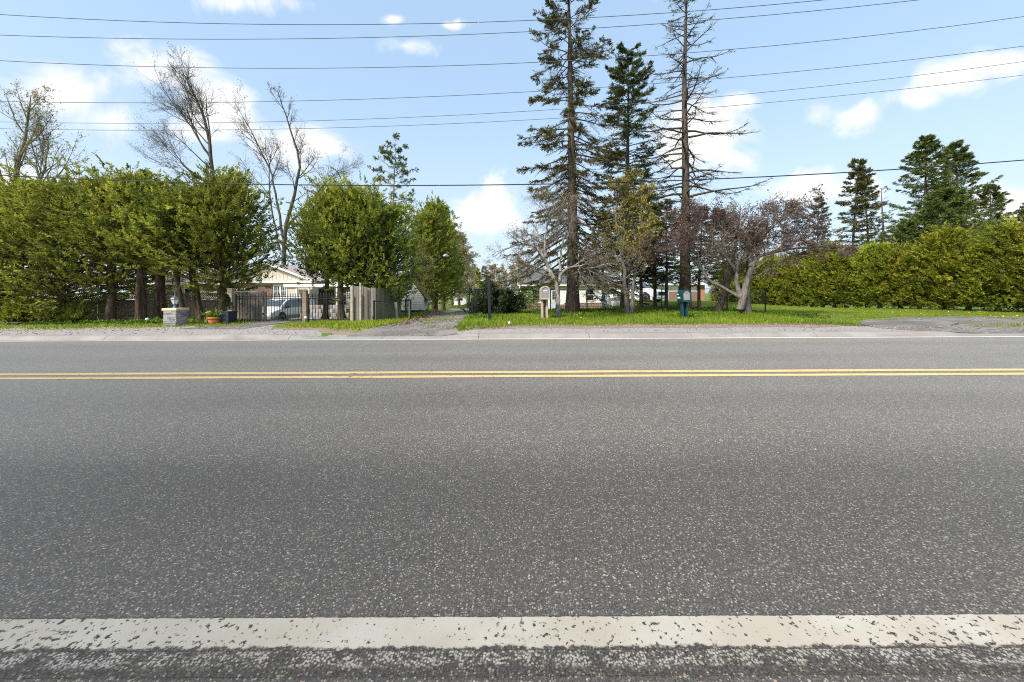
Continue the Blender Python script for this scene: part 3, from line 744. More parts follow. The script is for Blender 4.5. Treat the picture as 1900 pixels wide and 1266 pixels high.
# ------------------------------------------------------------------ trees
def cedar_meshes(seed, h, hw, cs, nl=95, npl=15, stems=1, shape=1.45, leaf='leaf_cedar', mleaf=17, lL=.135, low=.12, name='cedar'):
    rg = np.random.default_rng(seed); m = NP(); c = NP()
    st = np.zeros((stems, 3)); st[:, :2] = rg.normal(size=(stems, 2)) * .12 * (stems > 1)
    d = np.tile([[0, 0, 1.]], (stems, 1)); d[:, :2] += rg.normal(size=(stems, 2)) * .07
    tk = grow(st, d, h * .97, 12, .035, .06, rg)
    r0 = .028 * h / math.sqrt(stems) ** .8
    rad = np.linspace(1, .12, 12)[None] * r0 * (1 + .35 * np.exp(-np.arange(12) * 1.6))[None] * np.ones((stems, 1))
    m.tubes(tk, rad, 8)
    # limbs
    t = cs / h * .85 + (1 - cs / h * .85) * (np.arange(nl) + rg.random(nl)) / nl
    idx = rg.integers(0, stems, nl)
    p, tan, rr = on(tk, rad, idx, t)
    tt = np.clip((t * h - cs * .85) / (h - cs * .85), 0, 1)
    az = np.arange(nl) * 2.399 + rg.normal(size=nl) * .4
    prof = hw * np.minimum(1, (np.maximum(tt, .0) / low + .35)) * np.clip(1 - np.clip((tt - .3) / .72, 0, 1) ** shape, 0.05, 1) ** .8
    prof = prof * (.72 + .45 * rg.random(nl))
    el = .15 + .9 * tt + rg.normal(size=nl) * .15
    dd = np.stack([np.cos(az) * np.cos(el), np.sin(az) * np.cos(el), np.sin(el)], -1)
    L = np.maximum(prof / np.maximum(np.cos(el), .5), .25)
    lb = grow(p, dd, L, 6, .10, .06, rg)
    lr = np.linspace(1, .18, 6)[None] * np.minimum(rr * .5, .018 + .014 * L)[:, None]
    m.tubes(lb, lr, 4)
    # dead lower twigs
    nd = 26; td = rg.uniform(.12, cs / h + .1, nd); p2, tan2, r2 = on(tk, rad, rg.integers(0, stems, nd), td)
    dt = grow(p2, rg.normal(size=(nd, 3)) * np.array([1, 1, .4]), rg.uniform(.3, 1.0, nd) * hw * .55, 5, .2, .02, rg)
    m.tubes(dt, np.linspace(1, .2, 5)[None] * np.full((nd, 1), .011), 3)
    # plumes
    n = nl * npl
    pi = np.repeat(np.arange(nl), npl); ft = .28 + .74 * rg.random(n) ** .8
    pp, pt, _ = on(lb, lr, pi, ft)
    out = pp * np.array([1, 1, 0]); out = nrm(out)
    off = rg.normal(size=(n, 3)) * (.10 + .13 * hw * (1 - .4 * ft))[:, None]
    pp = pp + off
    A = nrm(pt * .5 + out * .55 + np.array([0, 0, .42]) + rg.normal(size=(n, 3)) * .35)
    lt = np.repeat(rg.normal(size=nl) * .13, npl)
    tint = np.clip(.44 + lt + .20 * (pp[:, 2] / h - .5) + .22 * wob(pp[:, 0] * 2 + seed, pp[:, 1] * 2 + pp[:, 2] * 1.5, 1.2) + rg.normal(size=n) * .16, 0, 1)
    c.plume(pp, A, rg.uniform(.22, .46, n), mleaf, rg, lL, lL * .40, 1.0, tint, None, .28)
    top = np.percentile(np.concatenate(c.v)[:, 2], 99.8)
    for arr in m.v + c.v: arr *= h / top                      # the tip of the crown stands at height h
    return m.mesh(name + '_trunk', 'bark_cedar', True), c.mesh(name + '_crown', leaf)

def put_tree(name, meshes, label, cat, loc, rotz=0., scale=(1, 1, 1), group=None, tilt=(0, 0), parts=('trunk', 'crown'), stuffy=('twigs', 'buds', 'crown', 'foliage')):
    o = thing(name, label, cat, loc, rotz, group); o.scale = scale
    o.rotation_euler = (tilt[0], tilt[1], rotz)
    for nme, me in zip(parts, meshes):
        if me is not None:
            q = link(nme, me, o)
            if nme in stuffy: q['kind'] = 'stuff'
    return o
ORD = ['first', 'second', 'third', 'fourth', 'fifth', 'sixth', 'seventh', 'eighth', 'ninth', 'tenth', 'eleventh', 'twelfth', 'thirteenth', 'fourteenth', 'fifteenth',
       'sixteenth', 'seventeenth', 'eighteenth', 'nineteenth', 'twentieth', 'twenty-first', 'twenty-second', 'twenty-third', 'twenty-fourth', 'twenty-fifth', 'twenty-sixth', 'twenty-seventh', 'twenty-eighth', 'twenty-ninth', 'thirtieth']
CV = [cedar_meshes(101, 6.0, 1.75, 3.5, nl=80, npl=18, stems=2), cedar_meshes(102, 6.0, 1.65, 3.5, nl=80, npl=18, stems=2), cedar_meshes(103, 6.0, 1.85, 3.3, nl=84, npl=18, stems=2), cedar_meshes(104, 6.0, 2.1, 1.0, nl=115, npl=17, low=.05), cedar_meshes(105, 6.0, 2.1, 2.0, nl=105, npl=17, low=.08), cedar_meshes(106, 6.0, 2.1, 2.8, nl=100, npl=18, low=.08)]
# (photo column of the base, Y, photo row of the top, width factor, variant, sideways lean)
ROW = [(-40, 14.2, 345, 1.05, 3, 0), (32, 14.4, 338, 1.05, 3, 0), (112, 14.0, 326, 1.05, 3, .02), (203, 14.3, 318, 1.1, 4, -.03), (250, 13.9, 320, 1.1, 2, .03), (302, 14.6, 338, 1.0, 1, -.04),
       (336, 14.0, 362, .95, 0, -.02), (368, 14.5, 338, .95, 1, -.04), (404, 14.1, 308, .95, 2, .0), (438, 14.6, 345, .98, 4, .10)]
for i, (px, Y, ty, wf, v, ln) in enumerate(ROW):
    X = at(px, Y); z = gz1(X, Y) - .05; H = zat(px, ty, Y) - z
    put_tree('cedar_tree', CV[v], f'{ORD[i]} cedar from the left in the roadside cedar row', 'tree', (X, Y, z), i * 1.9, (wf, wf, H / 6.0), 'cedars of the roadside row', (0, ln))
GRP = [(603, 16.2, 352, .92, 5), (634, 15.7, 328, 1.0, 5), (674, 16.3, 338, 1.05, 4), (712, 16.6, 366, 1.02, 3)]
GL = ['left cedar of the clump behind the iron gate', 'tallest cedar of the clump behind the iron gate', 'cedar behind the grey board fence, third of its clump', 'right cedar of the gate clump, drooping over the chain-link fence']
for i, (px, Y, ty, wf, v) in enumerate(GRP):
    X = at(px, Y); z = gz1(X, Y) - .05; H = zat(px, ty, Y) - z
    put_tree('cedar_tree', CV[v], GL[i], 'tree', (X, Y, z), 2.2 + i * 1.3, (wf, wf, H / 6.0), 'cedars behind the gate')
CD = [cedar_meshes(111, 8.0, 2.0, 1.2, nl=110, npl=16, low=.08, lL=.16), cedar_meshes(112, 8.0, 2.1, .9, nl=110, npl=16, low=.08, lL=.16)]
for i, (px, Y, ty, wf, v, lb) in enumerate([(788, 25.5, 392, .95, 0, 'nearest tall cedar beside the drive, behind the white shed'), (806, 29, 372, 1.05, 1, 'tallest cedar beside the drive, second behind the shed'),
                                            (822, 33, 396, .95, 0, 'farthest tall cedar beside the drive')]):
    X = at(px, Y); z = gz1(X, Y) - .05; H = zat(px, ty, Y) - z
    put_tree('cedar_tree', CD[v], lb, 'tree', (X, Y, z), i * 2.1 + .4, (wf, wf, H / 8.0), 'cedars along the drive')

# hedge: upright cedars planted in a line, a little over a metre apart
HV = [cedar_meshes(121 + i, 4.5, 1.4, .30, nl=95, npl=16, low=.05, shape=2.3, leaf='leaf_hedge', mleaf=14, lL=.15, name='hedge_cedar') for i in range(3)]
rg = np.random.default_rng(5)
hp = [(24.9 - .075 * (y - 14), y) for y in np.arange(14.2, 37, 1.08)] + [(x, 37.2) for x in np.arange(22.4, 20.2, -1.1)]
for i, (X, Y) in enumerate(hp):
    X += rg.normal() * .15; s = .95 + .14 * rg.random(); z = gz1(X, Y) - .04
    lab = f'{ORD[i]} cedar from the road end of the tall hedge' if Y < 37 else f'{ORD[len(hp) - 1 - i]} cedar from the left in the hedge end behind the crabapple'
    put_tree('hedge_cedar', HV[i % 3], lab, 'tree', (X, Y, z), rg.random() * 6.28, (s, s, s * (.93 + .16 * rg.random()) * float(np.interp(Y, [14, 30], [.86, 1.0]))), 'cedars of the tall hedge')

def conifer_meshes(seed, h, r0, cs, prof, nb, droop=.0, lift=.0, foliage=1.0, ffun=None, twigs=9, mleaf=9, lL=.17, leaf='leaf_spruce', barkm='bark_spruce', bottom_droop=.0, gap=0., lean=0., top_k=16, tuft=0, wander=.05, sub=True, tpow=.92, limb=1., twr=.009):
    """spire conifer: trunk, whorled limbs, side twigs and needle sprays"""
    rg = np.random.default_rng(seed); m = NP(); c = NP()
    tk = grow(np.zeros((1, 3)), np.array([[lean, 0, 1.]]), h, top_k, .012, .02, rg)
    rad = (np.linspace(1, .06, top_k) * r0 * (1 + .30 * np.exp(-np.arange(top_k) * 1.5)))[None]
    m.tubes(tk, rad, 9)
    t = cs + (1 - cs) * ((np.arange(nb) + rg.random(nb)) / nb) ** tpow
    t = np.minimum(t, .995)
    p, tan, rr = on(tk, rad, np.zeros(nb, int), t)
    az = np.arange(nb) * 2.399 + rg.normal(size=nb) * .5
    u = (t - cs) / (1 - cs)
    if gap: keepb = rg.random(nb) > gap
    else: keepb = np.ones(nb, bool)
    L = np.maximum(np.array([prof(x) for x in u]) * (.6 + .55 * rg.random(nb)), .12)
    el = lift + (.55 - lift) * u ** 2 - bottom_droop * (1 - u)
    dd = np.stack([np.cos(az) * np.cos(el), np.sin(az) * np.cos(el), np.sin(el)], -1)
    p, dd, L, rr, u = p[keepb], dd[keepb], L[keepb], rr[keepb], u[keepb]; nb = len(p)
    # limbs sag, then turn up toward the tip
    k = 7; lb = np.zeros((nb, k, 3)); lb[:, 0] = p; d = dd.copy()
    for i in range(1, k):
        s = -droop if i < 4 else droop * .9 + .05
        d = nrm(d + np.array([0, 0, 1.]) * s + rg.normal(size=(nb, 3)) * wander)
        lb[:, i] = lb[:, i - 1] + d * (L / (k - 1))[:, None]
    lr = np.linspace(1, .15, k)[None] * np.minimum(rr * .5, limb * (.010 + .011 * L))[:, None]
    m.tubes(lb, lr, 4)
    # side twigs
    n = nb * twigs; pi = np.repeat(np.arange(nb), twigs); ft = .22 + .78 * rg.random(n)
    pp, pt, pr = on(lb, lr, pi, ft)
    sd = nrm(np.cross(pt, np.array([0, 0, 1.]))) * np.where(rg.random(n) < .5, 1., -1.)[:, None]
    A = nrm(pt * .8 + sd * .75 + np.array([0, 0, -.18]) * (1 - u[pi])[:, None] + rg.normal(size=(n, 3)) * .2)
    TL = (.18 + .30 * L[pi] * (1.05 - ft)) * (.6 + .7 * rg.random(n))
    tw = grow(pp, A, TL, 4, .10, -.03, rg)
    if sub: m.tubes(tw, np.linspace(1, .3, 4)[None] * np.minimum(pr * .7, twr)[:, None], 3)
    f = np.full(n, foliage) if ffun is None else np.array([ffun(a, b) for a, b in zip(u[pi], ft)])
    ck = rg.random(n) < f
    base = np.repeat(rg.normal(size=nb) * .12, twigs)
    tint = np.clip(.45 + base + rg.normal(size=n) * .12, 0, 1)
    if ck.any():
        c.plume(pp[ck], A[ck], TL[ck] * 1.05, mleaf, rg, lL, lL * .26, .85, tint[ck], np.array([0, 0, 1.]), .30)
        if tuft:
            e = tw[ck][:, -1]; c.plume(np.repeat(e, tuft, 0), nrm(rg.normal(size=(len(e) * tuft, 3)) + np.array([0, 0, .5])), np.full(len(e) * tuft, .10), 7, rg, lL * 1.1, lL * .3, 1.2, np.repeat(tint[ck], tuft), None, .4)
        # leading shoot needles
    return m.mesh('conifer_trunk', barkm, True), (c.mesh('conifer_crown', leaf) if c.v else None)

def put_conifer(name, meshes, label, px, Y, rotz=0., scale=1., group=None, tilt=(0, 0), dz=-.05):
    X = at(px, Y); return put_tree(name, meshes, label, 'tree', (X, Y, gz1(X, Y) + dz), rotz, (scale,) * 3, group, tilt)

# the three tall spruces by the road
sp1 = conifer_meshes(201, 18.5, .31, .125, lambda u: 4.0 * (1 - u) ** .6 * (.82 + .26 * math.sin(u * 21)) + .3, 195, .11, -.05, 1.0, lambda u, f: (.95 if u < .5 else .70) * (.45 + .7 * f), 27, 23, .14, 'leaf_spruce_olive', bottom_droop=.30, gap=.13, tpow=1.15)
put_conifer('spruce_tree', sp1, 'tall ragged spruce whose thick trunk stands right of the beige mailbox', 1062, 18.0, .6)
sp2 = conifer_meshes(202, 16.2, .22, .20, lambda u: (2.9 * (1 - u) ** .7 + .55) * (1.1 if u > .82 else .95), 190, .05, .05, 1.0, lambda u, f: 1.0 if u > .76 else .72 * (.4 + f), 26, 21, .135, 'leaf_spruce', gap=.12, bottom_droop=.1)
put_conifer('spruce_tree', sp2, 'middle spruce with a dense rounded dark green tip', 1158, 22.5, 1.2)
sp3 = conifer_meshes(203, 19.5, .30, .17, lambda u: min(3.1, 4.5 * (1 - u) ** .9) + .25, 130, .10, .06, .1, lambda u, f: (.6 if u < .25 else .22), 17, 8, .14, 'leaf_spruce_olive', 'bark_spruce', gap=.06, wander=.13, limb=1.35, twr=.013)
put_conifer('dead_spruce_tree', sp3, 'nearly bare dead spruce with upcurved reddish branches', 1270, 20.0, 2.4, tilt=(0, -.018))
# young conifers behind the fence
yv = [conifer_meshes(211 + i, 8.5, .15, .27, lambda u: 2.2 * (1 - u) ** .6 + .15, 110, .07, -.05, .9, lambda u, f: .95 * (.5 + .5 * f), 17, 13, .17, 'leaf_spruce', gap=.05) for i in range(2)]
for i, (px, Y, s, lb) in enumerate([(1190, 20.6, .78, 'slim conifer with a bare dark trunk left of the white truck hood'), (1215, 22.0, .76, 'slim conifer standing in front of the white truck'),
                                    (1236, 19.8, .70, 'slim conifer just left of the green mailbox'), (1297, 20.8, .68, 'slim conifer right of the dead spruce trunk'),
                                    (1120, 25.0, .80, 'dark conifer beside the white cottage roof'), (1345, 27.0, .85, 'conifer behind the crabapple branches'), (1165, 27.5, .82, 'bushy conifer behind the budding tree')]):
    put_conifer('young_spruce', yv[i % 2], lb, px, Y, i * 1.7, s, 'young conifers behind the wire fence')
# pines and spruces behind the hedge on the right
bs = conifer_meshes(221, 20.5, .30, .08, lambda u: 6.2 * (1 - u) ** .78 + .35, 210, .03, .12, .95, lambda u, f: .5 + .5 * f, 22, 10, .36, 'leaf_spruce_far', gap=.14, sub=False, wander=.1)
put_conifer('spruce_tree', bs, 'tallest dark spruce rising behind the hedge', 1722, 45, .3, 1.0)
put_conifer('spruce_tree', bs, 'dark spruce right of the tallest spruce behind the hedge', 1778, 47, 2.3, 1.0)
put_conifer('spruce_tree', bs, 'lower dark spruce at the right side of the spruce group', 1835, 46, 4.0, .72)
put_conifer('spruce_tree', bs, 'dark tree at the right edge behind the hedge', 1915, 44, 1.0, .60)
wp = conifer_meshes(222, 12.5, .25, .10, lambda u: 5.6 * (1 - u) ** .55 + .2, 190, .02, .10, .95, None, 26, 9, .36, 'leaf_pine', gap=.03, sub=False)
put_conifer('pine_tree', wp, 'broad mid green pine in front of the dark spruces', 1765, 37, .5, .92)
put_conifer('pine_tree', wp, 'lower green pine left of the broad pine behind the hedge', 1680, 38.5, 2.5, .70)
sl = conifer_meshes(223, 17, .22, .30, lambda u: 2.6 * (1 - u) ** .6 + .35, 95, .04, .0, .8, lambda u, f: .95 if u > .5 else .55, 14, 9, .36, 'leaf_spruce_olive', 'bark_spruce', gap=.1, sub=True)
put_conifer('spruce_tree', sl, 'thin sparse spruce left of the leaning reddish trunk', 1583, 44, .2, 1.0)
put_conifer('spruce_tree', sl, 'thin spruce beside the leaning reddish trunk', 1612, 45.5, 2.9, .98)
lt = conifer_meshes(224, 13.5, .26, .35, lambda u: 1.8 * (1 - u) ** .6 + .3, 40, .04, .0, .3, None, 8, 7, .34, 'leaf_spruce_olive', 'bark_red', gap=.2)
put_conifer('pine_tree', lt, 'leaning tree with a reddish trunk behind the hedge', 1640, 43, .9, 1.0, None, (0, -.15))
put_conifer('spruce_tree', sl, 'small spruce tip showing over the crabapple', 1516, 42, 1.4, .72)
put_conifer('spruce_tree', bs, 'dark spruce tip peeking over the cedar row', 268, 34, .8, .66)
# pine over the gate clump, and the white pine by the drive
pn = conifer_meshes(231, 17.5, .20, .45, lambda u: 3.0 * (1 - (u - .3) ** 2 * 1.5) + .2, 60, .0, .10, .8, lambda u, f: .35 + .62 * f if f > .35 else .1, 10, 8, .26, 'leaf_pine', 'bark_red', gap=.2, tuft=2, wander=.16)
put_conifer('pine_tree', pn, 'tall slim pine with open tufted crown behind the gate clump', 731, 38, .9)
wp2 = conifer_meshes(232, 12.0, .22, .15, lambda u: 3.6 * (1 - u) ** .7 + .3, 80, -.02, .35, .9, None, 11, 9, .32, 'leaf_pine', gap=.08, tuft=1, sub=False)
put_conifer('pine_tree', wp2, 'dark pine with upswept boughs behind the drive cedars', 822, 42, 1.9, .98)
put_conifer('pine_tree', wp2, 'dark pine beyond the cedars at the top of the drive', 793, 47, 3.9, .9)

def bare_tree_meshes(seed, trunk, r0, n1, n2, n3, l1, spread, up, bias, barkm='bark_grey', bud='bud_brown', buds=3, bL=.10, t0=.25, k1=9, ratio2=.5, ratio3=.45, wander=.13, n4=0, twig=None, prof=None, droop4=0., tk_=1., lim=1.):
    """leafless tree: trunk polylines given, three or four orders of branches and buds"""
    rg = np.random.default_rng(seed); m = NP(); c = NP(); tw_ = NP()
    ends = []
    for pl, ra in zip(trunk, r0):
        pl = np.array(pl, float); kk = 14; s = np.linspace(0, len(pl) - 1, kk)
        P = np.stack([np.interp(s, np.arange(len(pl)), pl[:, i]) for i in range(3)], -1)
        P[1:-1] = (P[:-2] + 2 * P[1:-1] + P[2:]) / 4 + rg.normal(size=(kk - 2, 3)) * .02
        ends.append((P[None], (np.linspace(1, .06, kk) ** .85 * ra * (1 + .35 * np.exp(-np.arange(kk) * 1.8)))[None]))
        m.tubes(ends[-1][0], ends[-1][1], 9)
    TP = np.concatenate([e[0] for e in ends]); TR = np.concatenate([e[1] for e in ends]); ns = len(ends)
    i1 = np.repeat(np.arange(ns), n1); N = len(i1); t = t0 + (.98 - t0) * ((np.arange(N) % n1 + rg.random(N)) / n1)
    p, tan, rr = on(TP, TR, i1, t)
    b = np.array(bias)
    d = nrm(branch_dir(tan, spread * (.8 + .4 * rg.random(N)), rg) + b)
    L = l1 * (1.05 - .62 * t if prof is None else np.array([prof(x) for x in t])) * (.7 + .5 * rg.random(N))
    B1 = grow(p, d, L, k1, wander * .7, up, rg); R1 = np.linspace(1, .22, k1)[None] * np.minimum(rr * .62, lim * (.012 + .017 * L))[:, None]
    m.tubes(B1, R1, 5)
    i2 = np.repeat(np.arange(N), n2); N2 = len(i2); t = .18 + .8 * rg.random(N2)
    p, tan, rr = on(B1, R1, i2, t); d = nrm(branch_dir(tan, (.55 + .4 * rg.random(N2)), rg) + b * .6)
    L2 = L[i2] * ratio2 * (1.15 - .6 * t) * (.6 + .6 * rg.random(N2)); B2 = grow(p, d, L2, 6, wander, up, rg)
    R2 = np.linspace(1, .3, 6)[None] * np.minimum(rr * .6, lim * (.006 + .012 * L2))[:, None]; m.tubes(B2, R2, 4)
    i3 = np.repeat(np.arange(N2), n3); N3 = len(i3); t = .15 + .84 * rg.random(N3)
    p, tan, rr = on(B2, R2, i3, t); d = nrm(branch_dir(tan, (.5 + .45 * rg.random(N3)), rg) + b * .4)
    L3 = np.maximum(L2[i3] * ratio3 * (.6 + .7 * rg.random(N3)), .12); B3 = grow(p, d, L3, 5, wander, up * .7, rg)
    R3 = np.linspace(1, .45, 5)[None] * np.minimum(rr * .8, tk_ * (.005 + .007 * L3))[:, None]; tw_.tubes(B3, R3, 3)
    LB, LR = B3, R3
    if n4:
        i4 = np.repeat(np.arange(N3), n4); N4 = len(i4); t = .15 + .84 * rg.random(N4)
        p, tan, rr = on(B3, R3, i4, t); d = nrm(branch_dir(tan, (.5 + .5 * rg.random(N4)), rg) + b * .3)
        L4 = np.maximum(L3[i4] * .55 * (.6 + .7 * rg.random(N4)), .10); B4 = grow(p, d, L4, 4, wander, up * .6 - droop4, rg)
        R4 = np.linspace(1, .5, 4)[None] * np.minimum(rr * .9, .0062 * tk_)[:, None]; tw_.tubes(B4, R4, 3); LB, LR = B4, R4
    if buds:
        nb = len(LB); ib = np.repeat(np.arange(nb), buds); t = .25 + .75 * rg.random(len(ib))
        p, tan, rr = on(LB, LR, ib, t); n = len(ib)
        c.leaves(p, tan * .6 + rg.normal(size=(n, 3)) * .7, rg.normal(size=(n, 3)), bL * (.6 + .8 * rg.random(n)), bL * .55 * (.6 + .8 * rg.random(n)), np.clip(.5 + .25 * wob(p[:, 0], p[:, 1] + p[:, 2], 1.3) + rg.normal(size=n) * .2, 0, 1))
    return m.mesh('tree_trunk', barkm, True), tw_.mesh('tree_twigs', twig or barkm), (c.mesh('tree_buds', bud) if buds else None)
TP3 = ('trunk', 'twigs', 'buds')

# leafless trees behind the cedar row
Y = 24.0; X = at(5, Y)
put_tree('maple_tree', bare_tree_meshes(301, [[(0, 0, 0), (.1, 0, 3), (.35, 0, 6.5), (.8, 0, 9.5), (1.6, 0, 12.5), (1.9, 0, 15)], [(.2, 0, 5.5), (1.3, .4, 8), (2.2, .5, 10.5), (2.6, .4, 12.8)]], [.24, .12], 14, 8, 7, 4.8, .62, .10, (0, 0, .10), 'bark_tan', 'bud_yellow', 2, .10, .40, tk_=1.3),
         'budding maple rising over the left end of the cedar row', 'tree', (X, Y, gz1(X, Y)), 0, (1, 1, 1), None, (0, 0), TP3)
X = at(-18, 26.)
put_tree('maple_tree', bare_tree_meshes(307, [[(0, 0, 0), (0, 0, 4), (-.3, 0, 8), (-.2, 0, 12.5)]], [.2], 11, 6, 5, 4.2, .6, .1, (0, 0, .1), 'bark_tan', 'bud_yellow', 3, .13, .4),
         'budding maple cut by the left edge of the picture', 'tree', (X, 26, gz1(X, 26)), 0, (1, 1, 1), None, (0, 0), TP3)
X = at(20, 33.)
put_tree('yellow_tree', bare_tree_meshes(302, [[(0, 0, 0), (0, 0, 5), (.2, 0, 11)]], [.2], 14, 8, 6, 4.2, .8, .05, (0, 0, .05), 'bark_grey', 'leaf_yellow', 6, .26, .3),
         'tree with fresh yellow leaves behind the maple on the left', 'tree', (X, 33, gz1(X, 33)), 0, (1, 1, 1), None, (0, 0), TP3)
Y = 46.0; X = at(404, Y)
put_tree('ash_tree', bare_tree_meshes(303, [[(0, 0, 0), (-.05, 0, 6), (-.30, 0, 10), (-.45, 0, 12.5), (-.9, 0, 15), (-1.9, 0, 17.3), (-2.8, 0, 19)], [(-.1, 0, 7.5), (-1.5, .3, 10), (-3.2, .2, 12), (-4.3, .2, 13.6)], [(-.5, 0, 12.0), (-1.9, -.3, 14.5), (-3.4, -.2, 16.6)]], [.20, .075, .075], 16, 10, 8, 5.2, .66, .07, (-.20, 0, .06), 'bark_dark', 'bud_brown', 1, .07, .40, ratio2=.5, tk_=1.5, lim=.75),
         'tall leafless tree leaning left behind the cedar row', 'tree', (X, Y, gz1(X, Y)), 0, (1.60, 1.60, 1.60), None, (0, 0), TP3)
Y = 44.0; X = at(527, Y)
put_tree('ash_tree', bare_tree_meshes(304, [[(0, 0, 0), (0, 0, 5), (.2, 0, 6.6), (1.0, 0, 9), (1.3, 0, 11), (.2, 0, 14), (-.4, 0, 16)], [(0, 0, 5.2), (-.5, 0, 8), (-1.0, .2, 10.2), (-2.4, .2, 13), (-3.6, .1, 15.2)], [(.3, 0, 6.2), (2.0, .2, 8.2), (3.2, .2, 9.6), (4.6, .1, 10.6)], [(-.3, 0, 4.4), (-1.1, .3, 7.5), (-1.3, .3, 9.8), (-1.0, .3, 12)]], [.17, .09, .075, .075], 13, 8, 8, 3.4, .66, .07, (-.04, 0, .06), 'bark_dark', 'bud_brown', 1, .065, .42, tk_=1.4, lim=.75),
         'leafless tree with a forked trunk between the cedar row and gate clump', 'tree', (X, Y, gz1(X, Y)), 0, (1.66, 1.66, 1.66), None, (0, 0), TP3)
Y = 22.0; X = at(772, Y)
put_tree('bare_shrub', bare_tree_meshes(305, [[(0, 0, 0), (-.2, 0, 2), (-.4, 0, 4.6)], [(0, 0, .3), (.3, 0, 2), (.4, .2, 4.2)], [(.1, 0, .3), (-.5, .2, 1.8), (-1.0, 0, 3.6)]], [.07, .06, .06], 10, 6, 5, 1.7, .7, .02, (0, -.1, .0), 'twig_grey', 'bud_tan', 1, .05, .25),
         'grey leafless shrub against the cedars behind the white shed', 'shrub', (X, Y, gz1(X, Y)), 0, (1, 1, 1), None, (0, 0), TP3)

# small trees in the verge
Y = 14.8; X = at(1036, Y)
put_tree('dying_apple_tree', bare_tree_meshes(311, [[(0, 0, 0), (-.05, 0, .7), (-.02, 0, 1.45), (-.35, .05, 1.9), (-.55, .1, 2.6), (-1.0, .1, 3.1), (-1.9, 0, 3.0), (-2.6, -.1, 2.5)], [(-.02, 0, 1.4), (.15, .1, 1.9), (.6, .1, 2.15), (1.3, .15, 2.0), (2.0, .2, 2.25), (2.7, .2, 2.1)],
         [(-.5, .1, 2.5), (-.55, .1, 3.3), (-.3, .2, 4.0), (-.4, .2, 4.7)], [(.1, .1, 1.9), (.15, .2, 2.8), (.4, .3, 3.7), (.3, .3, 4.4)]], [.125, .075, .06, .055], 10, 8, 7, 2.2, .85, .01, (-.14, 0, .06), 'bark_pale', 'bud_tan', 1, .04, .30, n4=3, tk_=1.2, twig='twig_grey', wander=.17, droop4=.05),
         'pale-barked half dead tree with a forked trunk beside the beige mailbox', 'tree', (X, Y, gz1(X, Y)), 0, (1, 1, 1), None, (0, 0), TP3)
Y = 17.0; X = at(1163, Y)
put_tree('budding_tree', bare_tree_meshes(312, [[(0, 0, 0), (-.05, 0, 1.2), (-.2, 0, 2.8), (-.5, 0, 4.6), (-.4, 0, 5.9)], [(.18, 0, 0), (.35, 0, 1.5), (.45, .1, 3), (.8, .1, 4.6), (.9, .1, 5.5)], [(.1, .1, 0), (.15, .2, 2), (.1, .3, 4), (.2, .3, 6.2)]], [.115, .095, .07], 16, 8, 6, 2.3, .55, .05, (0, 0, .1), 'bark_grey', 'bud_yellow', 5, .095, .25, tk_=1.3),
         'multi-stem tree with yellow-green buds in front of the middle spruce', 'tree', (X, Y, gz1(X, Y)), 0, (1, 1, 1), None, (0, 0), TP3)
Y = 15.8; X = at(1375, Y)
put_tree('crabapple_tree', bare_tree_meshes(313, [[(0, 0, 0), (0, 0, .6), (.05, 0, 1.1), (.25, 0, 1.7), (.4, 0, 2.5), (.75, 0, 3.0), (1.8, .1, 3.25), (3.0, .2, 3.35), (4.0, .2, 3.6)], [(.0, 0, 1.0), (-.1, .1, 1.5), (-.1, .1, 2.4), (.15, .2, 3.4), (.0, .3, 4.4)],
         [(0, 0, .9), (-.5, .1, 1.35), (-1.2, .1, 1.7), (-1.5, .2, 2.5), (-1.6, .2, 3.2), (-2.4, .2, 3.4), (-3.2, .2, 3.2)], [(-.1, .1, 2.2), (-.6, .3, 3.2), (-1.0, .4, 4.1), (-1.6, .5, 4.9)], [(.4, 0, 2.4), (.6, .3, 3.4), (1.4, .4, 4.3), (2.2, .4, 5.0)]],
         [.16, .10, .085, .07, .075], 12, 9, 8, 2.6, .75, .005, (.17, 0, .08), 'bark_grey', 'bud_purple', 2, .075, .36, n4=3, tk_=1.25, twig='twig_purple', wander=.15),
         'spreading crabapple with twisted trunks and purple buds by the lawn', 'tree', (X, Y, gz1(X, Y)), 0, (1.12, 1.0, .89), None, (0, 0), TP3)
Y = 18.5; X = at(1331, Y)
put_tree('leaning_trunk_tree', bare_tree_meshes(314, [[(0, 0, 0), (.35, 0, 1), (.75, 0, 2.2), (1.0, 0, 4), (1.2, 0, 5.4)]], [.17], 16, 7, 6, 2.2, .8, .03, (0, 0, .05), 'bark_dark', 'bud_yellow', 2, .06, .35),
         'dark leaning trunk just left of the crabapple', 'tree', (X, Y, gz1(X, Y)), 0, (1, 1, 1), None, (0, 0), TP3)
Y = 17.2; X = at(1389, Y)
put_tree('old_trunk_tree', bare_tree_meshes(315, [[(0, 0, 0), (-.03, 0, .8), (-.08, 0, 1.6), (-.02, 0, 3), (.3, 0, 4.6)]], [.13], 14, 7, 6, 2.2, .8, .03, (.1, 0, .05), 'bark_grey', 'bud_purple', 1, .06, .38, twig='twig_purple'),
         'grey trunk close behind the crabapple', 'tree', (X, Y, gz1(X, Y)), 0, (1, 1, 1), None, (0, 0), TP3)

